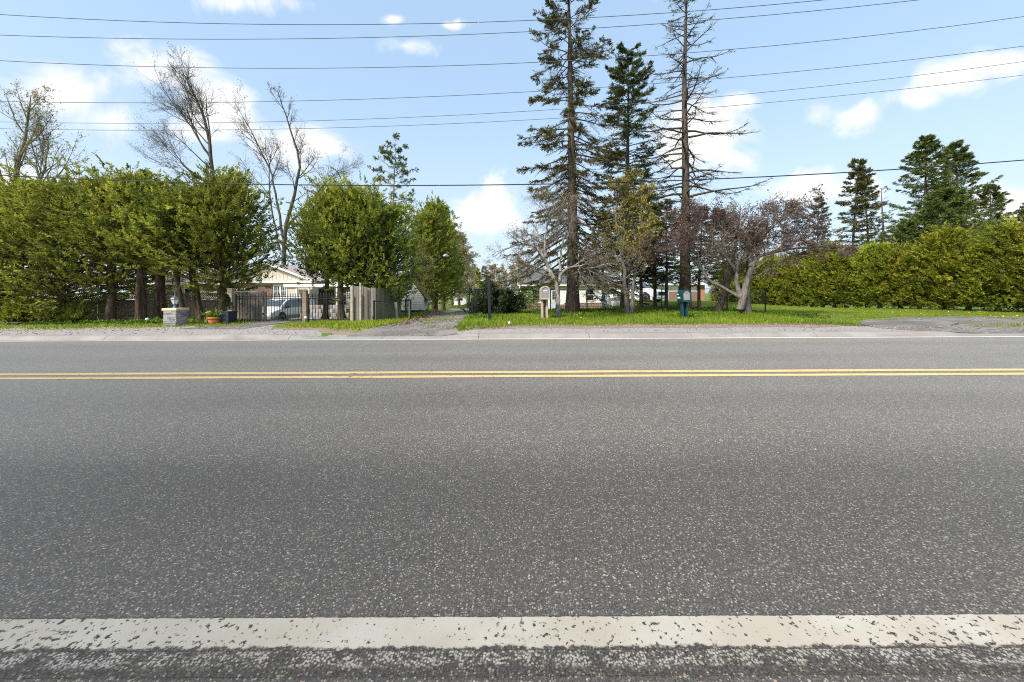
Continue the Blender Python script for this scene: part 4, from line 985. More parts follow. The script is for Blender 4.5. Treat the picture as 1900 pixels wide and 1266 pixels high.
# far wood at the end of the drive
fv = [bare_tree_meshes(331 + i, [[(0, 0, 0), (0, 0, 4), (.3, 0, 9), (.2, 0, 13)]], [.2], 34, 10, 6, 4.4, .75, .04, (0, 0, .05), 'twig_grey', 'bud_tan', 6, .24, .04, wander=.15, tk_=2.0, lim=.6) for i in range(2)]
for i, (px, Yf, s, lb) in enumerate([(838, 55, .80, 'tallest tan budding tree right of the drive cedars'), (852, 60, .80, 'tan budding tree right behind the drive cedars'), (918, 76, .55, 'far tan tree just right of the dark post'), (970, 80, .66, 'far tan tree over the cottage annex'), (868, 72, .70, 'tan budding tree over the tiny white shed'), (880, 90, .62, 'far tan tree beyond the end of the drive'),
                                     (905, 84, .58, 'far tan tree seen behind the dark post'), (930, 92, .62, 'far tan tree left of the cottage'), (955, 86, .60, 'far tan tree behind the cottage corner'), (985, 96, .68, 'far tan tree behind the cottage roof')]):
    X = at(px, Yf); put_tree('budding_tree', fv[i % 2], lb, 'tree', (X, Yf, gz1(X, Yf)), i * 1.1, (s * 1.15, s * 1.15, s), 'far budding trees', (0, 0), TP3)
lm = bare_tree_meshes(340, [[(0, 0, 0), (0, 0, 3), (.1, 0, 6)]], [.1], 12, 6, 5, 1.8, .7, .05, (0, 0, .05), 'bark_grey', 'leaf_lime', 6, .24, .3)
X = at(888, 70); put_tree('lime_tree', lm, 'small lime green tree beyond the drive', 'tree', (X, 70, gz1(X, 70)), 0, (1, 1, 1), None, (0, 0), TP3)
put_conifer('spruce_tree', yv[0], 'small far dark conifer left of the dark post', 898, 75, .5, .85)

# bushes
def bush_meshes(seed, rx, ry, h, n, leaf, lL, m_=13, up=.5, mat='shrub_dark'):
    rg = np.random.default_rng(seed); b = NP(); c = NP()
    nb = 46; az = rg.random(nb) * 6.28; el = .25 + 1.15 * rg.random(nb)
    d = np.stack([np.cos(az) * np.cos(el), np.sin(az) * np.cos(el), np.sin(el)], -1)
    L = 1 / np.sqrt((d[:, 0] / rx) ** 2 + (d[:, 1] / ry) ** 2 + (d[:, 2] / h) ** 2) * (.72 + .38 * rg.random(nb))
    P = grow(np.tile([[0, 0, .02]], (nb, 1)), d, L, 7, .10, .03, rg); Rr = np.linspace(1, .25, 7)[None] * np.full((nb, 1), .022)
    b.tubes(P, Rr, 4)
    idx = rg.integers(0, nb, n); ft = .3 + .7 * rg.random(n) ** .7; p, tn, _ = on(P, Rr, idx, ft)
    p = p + rg.normal(size=(n, 3)) * .09 * rx; p[:, 2] = np.maximum(p[:, 2], .03)
    A = nrm(tn + np.array([0, 0, up]) + rg.normal(size=(n, 3)) * .5)
    tint = np.clip(.42 + rg.normal(size=n) * .1 + .2 * wob(p[:, 0] * 3, p[:, 2] * 3, 1.) , 0, 1)
    c.plume(p, A, rg.uniform(.12, .30, n), m_, rg, lL, lL * .35, .9, tint, None, .3)
    return b.mesh('bush_stems', 'bark_dark'), c.mesh('bush_leaves', leaf)
PB = ('stems', 'foliage')
X = at(905, 17.0); put_tree('yew_bush', bush_meshes(401, 1.0, .9, 1.45, 900, 'leaf_yew', .13), 'dark green yew bush behind the dark post', 'bush', (X, 17, gz1(X, 17)), 0, (1, 1, 1), None, (0, 0), PB)
X = at(942, 17.4); put_tree('yew_bush', bush_meshes(402, .9, .9, 1.25, 700, 'leaf_yew', .13), 'smaller yew bush between the dark post and the cottage', 'bush', (X, 17.4, gz1(X, 17.4)), 0, (1, 1, 1), None, (0, 0), PB)
X = at(42, 13.4); put_tree('spreading_shrub', bush_meshes(403, .7, .5, .95, 420, 'leaf_hedge', .10), 'small bright green shrub below the first cedars on the left', 'bush', (X, 13.4, gz1(X, 13.4)), 0, (1, 1, 1), None, (0, 0), PB)
for i, (px, Yb, s, lb) in enumerate([(98, 13.5, .8, 'scraggly low shrub under the third cedar of the row'), (140, 13.7, .7, 'scraggly low shrub left of the pillar under the cedars')]):
    X = at(px, Yb); put_tree('low_shrub', bush_meshes(410 + i, .9, .6, .95, 230, 'leaf_cedar', .10), lb, 'bush', (X, Yb, gz1(X, Yb)), 0, (s,) * 3, 'low shrubs under the cedars', (0, 0), PB)

# ------------------------------------------------------------------ buildings
def clapboards(parent, x0, x1, z0, z1, rowh, y, mat, holes=(), top=None, proud=.018):
    """lapped boards on a wall facing -Y; holes are (x0,x1,z0,z1); top(z) gives the x span inside a gable"""
    n = max(1, round((z1 - z0) / rowh)); rowh = (z1 - z0) / n
    for i in range(n):
        a, b = z0 + i * rowh, z0 + (i + 1) * rowh
        lo, hi = (x0, x1) if top is None else top(b - .004)
        if hi - lo < .05: continue
        spans = [(lo, hi)]
        for (hx0, hx1, hz0, hz1) in holes:
            if b > hz0 + .01 and a < hz1 - .01:
                ns = []
                for s, e in spans:
                    if hx1 <= s or hx0 >= e: ns.append((s, e))
                    else:
                        if hx0 > s: ns.append((s, hx0))
                        if hx1 < e: ns.append((hx1, e))
                spans = ns
        for s, e in spans:
            if e - s < .03: continue
            g = G(); g.add([(s, y, a), (e, y, a), (s, y - proud, a), (e, y - proud, a), (s, y, b), (e, y, b), (s, y - .004, b), (e, y - .004, b)],
                           [(0, 1, 3, 2), (2, 3, 7, 6), (6, 7, 5, 4), (0, 4, 5, 1), (0, 2, 6, 4), (1, 5, 7, 3)])
            g.build('clapboard', mat, parent)

def window(parent, x0, x1, z0, z1, y, nx=1, nz=2, frame='white_trim', fw=.05, name='window'):
    f = G()
    f.box(x0 - fw, x1 + fw, y - .045, y + .02, z1, z1 + fw); f.box(x0 - fw, x1 + fw, y - .055, y + .02, z0 - fw, z0)
    f.box(x0 - fw, x0, y - .043, y + .02, z0, z1); f.box(x1, x1 + fw, y - .043, y + .02, z0, z1)
    w = f.build(name, frame, parent)
    dx, dz = (x1 - x0) / nx, (z1 - z0) / nz
    for i in range(nx):
        for j in range(nz):
            bx('pane', 'glass_dark', w, x0 + i * dx + .004, x0 + (i + 1) * dx - .004, y - .012, y + .0, z0 + j * dz + .004, z0 + (j + 1) * dz - .004)
    m = G()
    for i in range(1, nx): m.box(x0 + i * dx - .016, x0 + i * dx + .016, y - .034, y - .012, z0, z1)
    for j in range(1, nz): m.box(x0, x1, y - .031, y - .013, z0 + j * dz - .02, z0 + j * dz + .02)
    if m.v: m.build('muntin', frame, w)
    return w

# white cottage with stone footing
CY = 34.0; cx0, cx1 = at(966, CY), at(1123, CY); cz = gz1(4.5, CY) - .05
h = thing('cottage', 'white cottage with grey roof and stone footing behind the spruces', 'house', ((cx0 + cx1) / 2, CY, cz))
W = (cx1 - cx0) / 2; zE = zat(1045, 530, CY) - cz; zS = .80
g = G(); g.box(-W, W, 0, 7.2, 0, zE)
g.poly([(-W, .05, zE), (-W, 7.15, zE), (-W, 3.6, zE + 1.55)], (.12, 0, 0)); g.poly([(W - .12, .05, zE), (W - .12, 7.15, zE), (W - .12, 3.6, zE + 1.55)], (.12, 0, 0))
g.build('wall', 'white_siding', h)
wins = [(at(988, CY), at(1001, CY)), (at(1087, CY), at(1101, CY))]; ox = (cx0 + cx1) / 2
dl, dr = at(1022, CY) - ox, at(1037, CY) - ox
holes = [(a - ox - .06, b - ox + .06, .95, 2.16) for a, b in wins] + [(dl - .06, dr + .06, .1, 2.1)]
clapboards(h, -W, W, zS, zE - .22, .19, 0, 'white_siding', holes)
for a, b in wins: window(h, a - ox, b - ox, 1.0, 2.05, -.004, 1, 2)
d = bx('door', 'door_blue', h, dl, dr, -.05, .01, .12, 2.04)
bx('door_panel', 'door_blue', d, dl + .12, dr - .12, -.062, -.051, .25, .95)
for i in range(3):
    for j in range(3): bx('pane', 'glass_dark', d, dl + .13 + i * (dr - dl - .26) / 3 + .015, dl + .13 + (i + 1) * (dr - dl - .26) / 3 - .015, -.058, -.048, 1.12 + j * .26, 1.12 + (j + 1) * .26 - .03)
fr = G(); fr.box(dl - .055, dl - .003, -.06, .0, .1, 2.1); fr.box(dr + .003, dr + .055, -.06, .0, .1, 2.1); fr.box(dl - .055, dr + .055, -.058, 0, 2.045, 2.1); fr.build('door_frame', 'dark_post', h)
bx('eave_board', 'mossy_trim', h, -W - .05, W + .05, -.12, -.006, zE - .23, zE - .02)
rg = np.random.default_rng(61)
stone_me = [G().box(-.5, .5, -.5, .5, -.5, .5).mesh('stone', 'cottage_stone', .14, False, .06) for _ in range(4)]
z = 0.02
while z < zS - .05:
    hgt_ = rg.uniform(.15, .24); x = -W
    while x < W - .05:
        w = min(rg.uniform(.22, .5), W - x)
        if not (x + w > dl - .06 and x < dr + .06):
            link('stone', stone_me[rg.integers(4)], h, (x + w / 2, -.03, z + hgt_ / 2), (0, 0, 0), (w - .02, .16, min(hgt_, zS - z) - .015))
        x += w
    z += hgt_
rf = G()
rf.poly([(-W - .25, -.35, zE - .02), (-W - .25, 3.6, zE + 1.68), (-W - .25, 7.55, zE - .02), (-W - .25, 7.55, zE + .10), (-W - .25, 3.6, zE + 1.82), (-W - .25, -.35, zE + .10)], (2 * W + .5, 0, 0))
r = rf.build('roof', 'shingle_grey', h)
for s in (-1, 1):
    G().poly([(s * (W + .254), -.36, zE - .05), (s * (W + .254), 3.6, zE + 1.65), (s * (W + .254), 3.6, zE + 1.81), (s * (W + .254), -.36, zE + .09)], (s * .03, 0, 0)).build('rake_board', 'white_trim', r)
bx('fascia', 'white_trim', r, -W - .25, W + .25, -.385, -.353, zE - .04, zE + .085)
bx('annex_wall', 'white_siding', h, -W - 1.3, -W - .003, .8, 3.4, 0, 1.95)
bx('annex_roof', 'shingle_grey', h, -W - 1.5, -W - .006, .6, 3.6, 1.953, 2.05)
# vine on the cottage corner
rg = np.random.default_rng(62); n = 900; vx = cx0 + np.abs(rg.normal(size=n)) * .9; vz = cz + rg.uniform(.2, zE - .1, n)
m = NP(); m.leaves(np.stack([vx, CY - .05 - .1 * rg.random(n), vz], -1), rg.normal(size=(n, 3)), rg.normal(size=(n, 3)), .14 * (.6 + .8 * rg.random(n)), .1 * np.ones(n), rg.random(n))
vn = thing('climbing_vine', 'green climbing vine on the left corner of the white cottage', 'plant', (cx0, CY - .1, cz)); me = m.mesh('foliage', 'weed_leaf')
o = link('foliage', me, vn); o.matrix_parent_inverse = Matrix.Translation((cx0, CY - .1, cz)).inverted()
g = G(); q = [(.3 * math.sin(i * .9) * .6 + .3, .02, zE * i / 7) for i in range(8)]
for a, b in zip(q[:-1], q[1:]): g.tube(a, b, .018, 5)
g.build('stem', 'bark_dark', vn)
# mauve tarp heap by the annex
g = G(); random.seed(5)
prof = [(.05, 0), (.55, .02), (.62, .2), (.5, .42), (.25, .56), (.04, .6)]
g.lathe([(r_, z_) for r_, z_ in prof], 14); tag(g.build('tarp_heap', 'mauve_tarp', None, 0, True, .05, (at(948, 30), 30, gz1(at(948, 30), 30))), 'mauve tarp heap left of the white cottage', 'tarp')

# low bungalow, brick and white, with a pale roof
BY = 46.0; b0, b1 = at(1150, BY), at(1306, BY); bz = gz1(17, BY) - .1; ox = (b0 + b1) / 2; W = (b1 - b0) / 2
h = thing('bungalow', 'brick and white bungalow with pale roof behind the tree trunks', 'house', (ox, BY, bz))
zE = zat(1250, 527, BY) - bz
bx('wall', 'white_siding', h, -W, W, 0, 8, 0, zE)
bx('brick_base', 'brick', h, -W - .03, W + .03, -.08, -.002, 0, 1.1)
bx('brick_corner', 'orange_brick', h, W - .55, W + .05, -.14, -.082, 0, zE - .05)
for (pa, pb) in [(1152, 1170), (1194, 1220), (1258, 1270), (1292, 1297)]:
    window(h, at(pa, BY) - ox, at(pb, BY) - ox, 1.15, zE - .3, -.006, 2, 2)
bx('garage_door', 'door_blue', h, at(1224, BY) - ox, at(1240, BY) - ox, -.10, -.003, .05, zE - .25)
rf = G(); rf.add([(-W - .5, -.6, zE), (W + .6, -.6, zE), (W + .6, 8.6, zE), (-W - .5, 8.6, zE), (-W + 2, 4, zE + 1.25), (W - 2.2, 4, zE + 1.25)],
                 [(0, 1, 5, 4), (1, 2, 5), (2, 3, 4, 5), (3, 0, 4), (0, 3, 2, 1)])
r = rf.build('roof', 'shingle_pale', h)
bx('fascia', 'white_trim', r, -W - .5, W + .6, -.63, -.603, zE - .17, zE + .02)
bx('chimney', 'orange_brick', r, at(1287, BY) - ox, at(1293, BY) - ox, 3.2, 3.9, zE + .4, zE + 1.9)

# house on the left: front gable, brick bay, porch with white posts
LY = 33.0; lz = gz1(-20, LY) - .05
h = thing('ranch_house', 'beige and brick house with pinkish roof behind the iron gate', 'house', (at(495, LY), LY, lz)); ox = at(495, LY)
zE = zat(540, 521, LY) - lz; HW = 4.1
g = G(); g.box(-HW, HW, 0, 10, 0, zE - .02); g.poly([(-HW, .0, zE - .02), (HW, .0, zE - .02), (0, .0, zE + 1.55)], (0, .15, 0)); g.build('wall', 'beige_board', h)
for i in range(24):                                            # battens in the gable
    x = -HW + .17 + i * .34; zt = zE + 1.5 * (1 - abs(x) / HW) - .06
    if zt > zE + .05: bx('batten', 'beige_board', h, x - .022, x + .022, -.02, -.001, zE, zt)
bx('brick_wall', 'brick', h, -HW, .55, -.06, -.002, 0, zE - .35)
bx('soffit_band', 'white_trim', h, -HW - .3, HW + .3, -.36, -.004, zE - .20, zE - .02)
for i in range(3):
    x = .72 + i * .62
    window(h, x, x + .46, .55, zE - .48, -.035, 3, 5, 'white_trim', .07, 'french_window')
window(h, -3.0, -1.6, 1.3, zE - .75, -.065, 4, 2)
rf = G(); ov = .35
rf.poly([(-HW - ov, -ov, zE - .12), (0, -ov, zE + 1.56), (HW + ov, -ov, zE - .12), (HW + ov, -ov, zE - .02), (0, -ov, zE + 1.68), (-HW - ov, -ov, zE - .02)], (0, 12, 0))
r = rf.build('roof', 'shingle_pink', h)
for s in (-1, 1): G().poly([(s * (HW + ov), -ov - .003, zE - .16), (0, -ov - .003, zE + 1.52), (0, -ov - .003, zE + 1.68), (s * (HW + ov), -ov - .003, zE + .0)], (0, -.04, 0)).build('rake_board', 'white_trim', r)
# side wing behind, ridge along the road
bx('wing_wall', 'beige_board', h, -16, 8.8, 3.2, 10, 0, zE - .05)
rf = G(); rf.poly([(-16.4, 2.6, zE - .1), (-16.4, 6.6, zE + 1.55), (-16.4, 10.6, zE - .1)], (25.6, 0, 0)); w = rf.build('wing_roof', 'shingle_pink', h)
bx('wing_fascia', 'white_trim', w, -16.4, 9.2, 2.57, 2.597, zE - .22, zE - .02)
for x in (-13.5, -10.2, -7.0): window(h, x, x + 1.3, 1.2, zE - .6, 3.19, 2, 2)
for i in range(3): window(h, 4.7 + i * 1.35, 5.75 + i * 1.35, .6, zE - .5, 3.19, 2, 3)
# porch
bx('porch_roof', 'white_trim', h, 2.5, 8.6, -1.6, -.37, zE - .62, zE - .36)
for x in (2.7, 3.55, 4.6, 6.2, 7.0, 8.4): bx('porch_post', 'white_trim', h, x - .06, x + .06, -1.5, -1.38, 0, zE - .625)
bx('porch_panel', 'beige_board', h, 2.78, 3.47, -1.46, -1.42, 0, zE - .63)
bx('porch_door', 'dark_post', h, 4.68, 6.1, -.05, -.0, .1, zE - .7)
bx('porch_rail', 'white_trim', h, 6.28, 8.34, -1.47, -1.41, .75, .83)

# garden clutter at the house front: stacked pale blocks
st = thing('block_pile', 'stack of pale stone blocks behind the iron gate', 'stone pile', (at(600, 21.5), 21.5, gz1(at(600, 21.5), 21.5)))
bmesh_block = G().box(-.5, .5, -.5, .5, -.5, .5).mesh('block', 'ledge_stone', .06, False, .03)
for k in range(5):
    for i in range(8 - k % 2):
        link('block', bmesh_block, st, (-1.2 + i * .36 + (k % 2) * .15, .1 * k, .12 + k * .235), (0, 0, random.uniform(-.08, .08)), (.34, .4, .22))

# white clapboard shed with a mossy roof
SY = 20.4; s0, s1 = at(732, SY), at(786, SY); sz = gz1(-5.3, SY) + .12; W = (s1 - s0) / 2
h = thing('garden_shed', 'small white clapboard shed with mossy roof beside the drive', 'shed', ((s0 + s1) / 2, SY, sz), R(7))
zE = zat(790, 549, SY) - sz; ap = 1.15
gt = lambda z: (-W, W) if z <= zE else (-W * (1 - (z - zE) / ap), W * (1 - (z - zE) / ap))
g = G(); g.poly([(-W, 0, 0), (W, 0, 0), (W, 0, zE), (0, 0, zE + ap), (-W, 0, zE)], (0, 1.9, 0)); g.build('wall', 'weathered_siding', h)
clapboards(h, -W, W, .02, zE + ap - .08, .105, -.001, 'weathered_siding', (), gt, .016)
bx('sill_beam', 'dark_post', h, -W + .05, W - .05, .05, 1.8, -.14, -.003)
for s in (-1, 1):
    rr = G().poly([(0, -.22, zE + ap + .02), (0, -.22, zE + ap + .10), (s * (W + .22), -.22, zE - ap * .22 / W + .10), (s * (W + .22), -.22, zE - ap * .22 / W + .02)], (0, 2.3, 0)).build('roof_slope', 'moss_roof', h)
    G().poly([(0, -.225, zE + ap - .05), (0, -.225, zE + ap + .02), (s * (W + .22), -.225, zE - ap * .22 / W + .02), (s * (W + .22), -.225, zE - ap * .22 / W - .05)], (0, -.025, 0)).build('barge_board', 'dark_post', rr)
bx('gutter', 'white_trim', h, W + .19, W + .26, -.22, 2.08, zE - ap * .22 / W - .06, zE - ap * .22 / W + .015)
bx('corner_board', 'white_trim', h, W + .001, W + .02, -.02, .08, .0, zE - .1)
bx('side_window', 'glass_dark', h, W + .002, W + .014, .8, 1.3, .5, .95)

# tiny far shed
X = at(856, 66); h = thing('far_shed', 'tiny white shed on the far grass at the end of the drive', 'shed', (X, 66, gz1(X, 66)), R(20))
g = G(); g.poly([(-.8, 0, 0), (.8, 0, 0), (.8, 0, 1.0), (0, 0, 1.7), (-.8, 0, 1.0)], (0, 2.5, 0)); g.build('wall', 'white_siding', h)
for s in (-1, 1): G().poly([(0, -.15, 1.73), (0, -.15, 1.83), (s * 1.0, -.15, .95), (s * 1.0, -.15, .85)], (0, 2.8, 0)).build('roof_slope', 'wood_brown', h)
bx('hatch', 'dark_post', h, -.2, .2, -.03, -.002, .8, 1.2)

# yard light among the drive cedars
X = at(826, 25.5); z0 = gz1(X, 25.5); h = thing('yard_light', 'white yard lamp on a thin arm among the drive cedars', 'lamp', (X - .55, 25.5, z0))
G().tube((0, 0, 0), (0, 0, 3.75), .035, 8).build('pole', 'dark_post', h); G().tube((0, 0, 3.7), (.5, 0, 3.9), .02, 6).build('arm', 'dark_post', h)
G().lathe([(.02, 4.0), (.10, 3.98), (.20, 3.88), (.21, 3.82), (.17, 3.78)], 14, (.6, 0, 0)).build('lamp_shade', 'lamp_white', h, 0, True)

# ------------------------------------------------------------------ fences, gate and posts
def board_run(parent, p0, p1, n, h0, h1, wfrac, mat, zfun, th=.02, name='board', jit=.015, ang_jit=.006):
    a, b = Vector(p0), Vector(p1); d = b - a; L = d.length; rot = math.atan2(d.y, d.x)
    me = G().box(-.5, .5, -.5, .5, 0, 1).mesh(name, mat)
    for i in range(n):
        t = (i + .5) / n; p = a + d * t; hh = h0 + (h1 - h0) * t + random.uniform(-jit, jit)
        link(name, me, parent, (p.x, p.y + random.uniform(-.006, .006), zfun(p.x, p.y)), (0, random.uniform(-ang_jit, ang_jit), rot), (L / n * wfrac * random.uniform(.93, 1.02), th, hh))
zero = lambda x, y: 0.0

# brown board fence with lattice behind the cedars
FY = 15.8; xa, xb = at(118, FY), at(424, FY)
f = thing('board_fence', 'brown board fence with lattice top behind the cedar trunks', 'fence', (xa, FY, 0)); L = xb - xa
zf = lambda x, y: gz1(xa + x, FY) + .02
nb = 44
board_run(f, (0, 0, 0), (L, 0, 0), nb, .93, .93, .93, 'wood_brown', zf)
for z_ in (.22, .80): bx('rail', 'wood_brown', f, 0, L, -.06, -.012, .1 + z_, .1 + z_ + .075)
for i in range(5): bx('post', 'wood_brown', f, i * L / 4 - .05, i * L / 4 + .05, .013, .11, 0, 1.28)
bx('top_rail', 'wood_brown', f, 0, L, -.03, .03, 1.225, 1.27); bx('mid_rail', 'wood_brown', f, 0, L, -.03, .03, 1.005, 1.045)
g = G(); s = 0.0
while s < L - .2:
    g.box(-.012, .012, -.008, -.001, 0, .245, Matrix.Translation((s, 0, 1.045)) @ Matrix.Rotation(R(45), 4, 'Y'))
    g.box(-.012, .012, .001, .008, 0, .245, Matrix.Translation((s + .18, 0, 1.045)) @ Matrix.Rotation(R(-45), 4, 'Y')); s += .085
tag(g.build('lattice', 'wood_grey', f), kind='stuff')

# black iron picket fence at the far left, grey board fence behind it
def pickets(parent, L, n, h, sp=True, y=0, z0=.05, r=.0075, spear=True):
    g = G().box(-r, r, -r, r, 0, h)
    if spear: g.add([(-.016, -.016, h + .002), (.016, -.016, h + .002), (.016, .016, h + .002), (-.016, .016, h + .002), (0, 0, h + .075)], [(0, 1, 4), (1, 2, 4), (2, 3, 4), (3, 0, 4), (3, 2, 1, 0)])
    me = g.mesh('picket', 'black_metal')
    for i in range(n): link('picket', me, parent, (L * (i + .5) / n, y, z0))
PY = 15.0; xa = at(-60, PY); L = at(66, PY) - xa; z0 = gz1(xa + 1, PY)
f = thing('iron_fence', 'black iron picket fence at the left edge', 'fence', (xa, PY, z0))
pickets(f, L, 24, 1.02); bx('rail', 'black_metal', f, 0, L, -.016, .016, .16, .19); bx('rail', 'black_metal', f, 0, L, -.016, .016, .93, .96)
for x in (0, L): bx('post', 'black_metal', f, x - .03, x + .03, -.03, .03, 0, 1.15)
PY = 17.6; xa = at(-70, PY); L = at(62, PY) - xa
f = thing('board_fence', 'tall grey board fence behind the iron fence at the left edge', 'fence', (xa, PY, gz1(xa + 1, PY)))
board_run(f, (0, 0, 0), (L, 0, 0), 24, 1.78, 1.72, .95, 'wood_grey', zero); bx('rail', 'wood_grey', f, 0, L, .015, .06, .4, .48); bx('rail', 'wood_grey', f, 0, L, .015, .06, 1.3, 1.38)

# gate side panel and posts
PY = 14.05; xa = at(434, PY); L = at(487, PY) - xa
f = thing('wood_screen', 'weathered board panel behind the left part of the iron gate', 'fence', (xa, PY, gz1(xa, PY)))
board_run(f, (0, 0, 0), (L, 0, 0), 9, 1.10, 1.08, .94, 'wood_grey', zero)
bx('cap_rail', 'wood_pale', f, -.02, L + .02, -.05, .05, 1.13, 1.18); bx('rail', 'wood_grey', f, 0, L, .015, .06, .25, .33); bx('rail', 'wood_grey', f, 0, L, .015, .06, .85, .93)
bx('post', 'wood_pale', f, L - .02, L + .07, .065, .15, 0, 1.15)
def post(name, label, mat, px, Y, py_top, w, lean=(0, 0), cap=True):
    X = at(px, Y); z0 = gz1(X, Y) - .1; hgt_ = zat(px, py_top, Y) - z0
    o = thing(name, label, 'post', (X, Y, z0)); o.rotation_euler = (lean[0], lean[1], 0)
    bx('shaft', mat, o, -w / 2, w / 2, -w / 2, w / 2, 0, hgt_, .006)
    if cap: bx('cap', mat, o, -w / 2 - .012, w / 2 + .012, -w / 2 - .012, w / 2 + .012, hgt_ + .001, hgt_ + .03, .006)
    return o
post('gate_post', 'pale wooden gate post beside the dark planter', 'wood_pale', 429, 13.45, 537, .17)
post('gate_post', 'brown wooden post in the middle of the iron gate', 'wood_post', 566.5, 13.55, 541, .15)
post('fence_post', 'grey wooden end post of the board fence right of the gate', 'wood_pale', 653, 13.55, 531, .10, cap=False)
post('fence_post', 'taller thin post of the board fence right of the gate', 'wood_pale', 669, 13.6, 525, .07, cap=False)
post('lean_post', 'leaning weathered post in the chain-link corner', 'wood_grey', 737, 14.6, 561, .10, (0, -.06), False)
post('dark_post', 'slim black post standing in the grass right of the drive', 'dark_post', 908.5, 13.1, 514, .105, (0, -.012), True)
# iron gate, two leaves
GY = 13.72
for (pa, pb, n, lb) in [(437, 561, 25, 'black iron driveway gate in front of the silver van'), (572, 650, 15, 'black iron fence panel right of the brown gate post')]:
    xa, xb = at(pa, GY), at(pb, GY); f = thing('iron_gate', lb, 'gate', (xa, GY, gz1(xa, GY))); L = xb - xa
    pickets(f, L, n, .98, y=0, z0=.04, spear=True)
    for z_ in (.07, .86, .95): bx('rail', 'black_metal', f, 0, L, -.016, .016, z_, z_ + .026)
    for x in (0, L): bx('stile', 'black_metal', f, x - .02, x + .02, -.02, .02, .0, 1.06)
bx_ = G().box(at(500, GY + .1), at(648, GY + .1), GY + .10, GY + .16, gz1(-8, GY) - .02, gz1(-8, GY) + .035)
tag(bx_.build('gate_track', 'galvanised'), 'pale metal track along the ground under the iron gate', 'gate track')
# grey board fence right of the gate, then running back
PY = 13.85; xa = at(652, PY); L = at(697, PY) - xa
f = thing('board_fence', 'weathered grey board fence right of the iron gate', 'fence', (xa, PY, gz1(xa, PY)))
board_run(f, (0, 0, 0), (L, 0, 0), 10, 1.36, 1.24, .9, 'wood_grey', zero); bx('rail', 'wood_grey', f, 0, L, .016, .06, .3, .38); bx('rail', 'wood_grey', f, 0, L, .016, .06, 1.0, 1.08)
p0, p1 = (at(697, 13.9), 13.9), (at(744, 19.6), 19.6)
f = thing('board_fence', 'mossy board fence running back from the road to the shed', 'fence', (p0[0], p0[1], 0))
board_run(f, (0, 0, 0), (p1[0] - p0[0], p1[1] - p0[1], 0), 38, 1.24, 1.3, .95, 'wood_mossy', lambda x, y: gz1(p0[0] + x, p0[1] + y))

def chain_link(name, label, pts, h, dia=.10, posts_h=None, mat='galvanised', pmat='black_metal', r=.0022, post_at=None, rail=True):
    o = thing(name, label, 'fence', (pts[0][0], pts[0][1], 0)); bx0, by0 = pts[0]
    g = G(); gr = G()
    for (xa, ya), (xb, yb) in zip(pts[:-1], pts[1:]):
        L = math.hypot(xb - xa, yb - ya); n = int(L / dia); rows = int(h / dia)
        P = lambda s, z_: Vector((xa + (xb - xa) * s / L - bx0, ya + (yb - ya) * s / L - by0, gz1(xa + (xb - xa) * s / L, ya + (yb - ya) * s / L) + .03 + z_))
        for i in range(-rows, n + 1):
            for sgn in (1, -1):
                s0_ = i * dia if sgn > 0 else i * dia + rows * dia
                a, e = 0.0, rows * dia
                # clip to 0..L
                lo, hi = (max(0, -s0_), min(e, L - s0_)) if sgn > 0 else (max(0, s0_ - L), min(e, s0_))
                if hi - lo < .02: continue
                k = max(1, int((hi - lo) / 1.2))
                for j in range(k):
                    u0, u1 = lo + (hi - lo) * j / k, lo + (hi - lo) * (j + 1) / k
                    g.tube(P(s0_ + sgn * u0, u0), P(s0_ + sgn * u1, u1), r, 3)
        m = max(1, int(L / 1.0))
        for j in range(m): gr.tube(P(L * j / m, h + .01), P(L * (j + 1) / m, h + .01), .016, 6)
    tag(g.build('wire_mesh', mat, o), kind='stuff')
    if rail: gr.build('top_rail', pmat, o)
    for (x, y) in (post_at or pts):
        z0 = gz1(x, y); G().tube((x - bx0, y - by0, z0 - .1), (x - bx0, y - by0, z0 + h + .08), .03, 8).build('post', pmat, o)
    return o
W1 = 18.9
chain_link('chain_link_fence', 'long black chain-link fence between the verge and the cottage yard', [(at(871, 15.6), 15.6), (at(925, 18.6), 18.6), (at(1420, W1), W1)], 1.18, .11,
           post_at=[(at(871, 15.6), 15.6), (at(925, 18.6), 18.6), (at(1021, W1), W1), (at(1089, W1), W1), (at(1161, W1), W1), (at(1228, W1), W1), (at(1349, W1), W1), (at(1420, W1), W1)])
chain_link('chain_link_fence', 'short chain-link panel in front of the mossy board fence', [(at(694, 13.4), 13.4), (at(762, 14.9), 14.9), (at(752, 17.5), 17.5)], .72, .09)

# ------------------------------------------------------------------ roadside things
# stone pillar with lantern
X = at(326, 12.1); z0 = gz1(X, 12.1) - .03
pl = thing('stone_pillar', 'low grey stone pillar with a yellow cap stone by the road', 'pillar', (X, 12.1, z0))
bx('core', 'ledge_stone', pl, -.185, .185, -.185, .185, 0, .535)
lsm = [G().box(-.5, .5, -.5, .5, -.5, .5).mesh('stone', 'ledge_stone', .05, False, .035) for _ in range(4)]
rg = np.random.default_rng(71); z = .0
for c_ in range(8):
    hh = .067
    for side in range(4):
        x = -.205
        while x < .2:
            w = min(rg.uniform(.10, .22), .205 - x)
            if .205 - (x + w) < .05: w = .205 - x
            cx_, off = x + w / 2, .195 + rg.uniform(-.008, .012)
            p = [(cx_, -off), (off, cx_), (-cx_, off), (-off, -cx_)][side]
            link('stone', lsm[rg.integers(4)], pl, (p[0], p[1], z + hh / 2), (0, 0, side * math.pi / 2), (w - .006, .05, hh - .006))
            x += w
    z += hh
bx('cap_stone', 'cap_stone', pl, -.245, .245, -.245, .245, .54, .625, .012)
ln = thing('lantern', 'blue-grey lantern with frosted panes on the stone pillar', 'lamp', (X - .02, 12.1, z0 + .626))
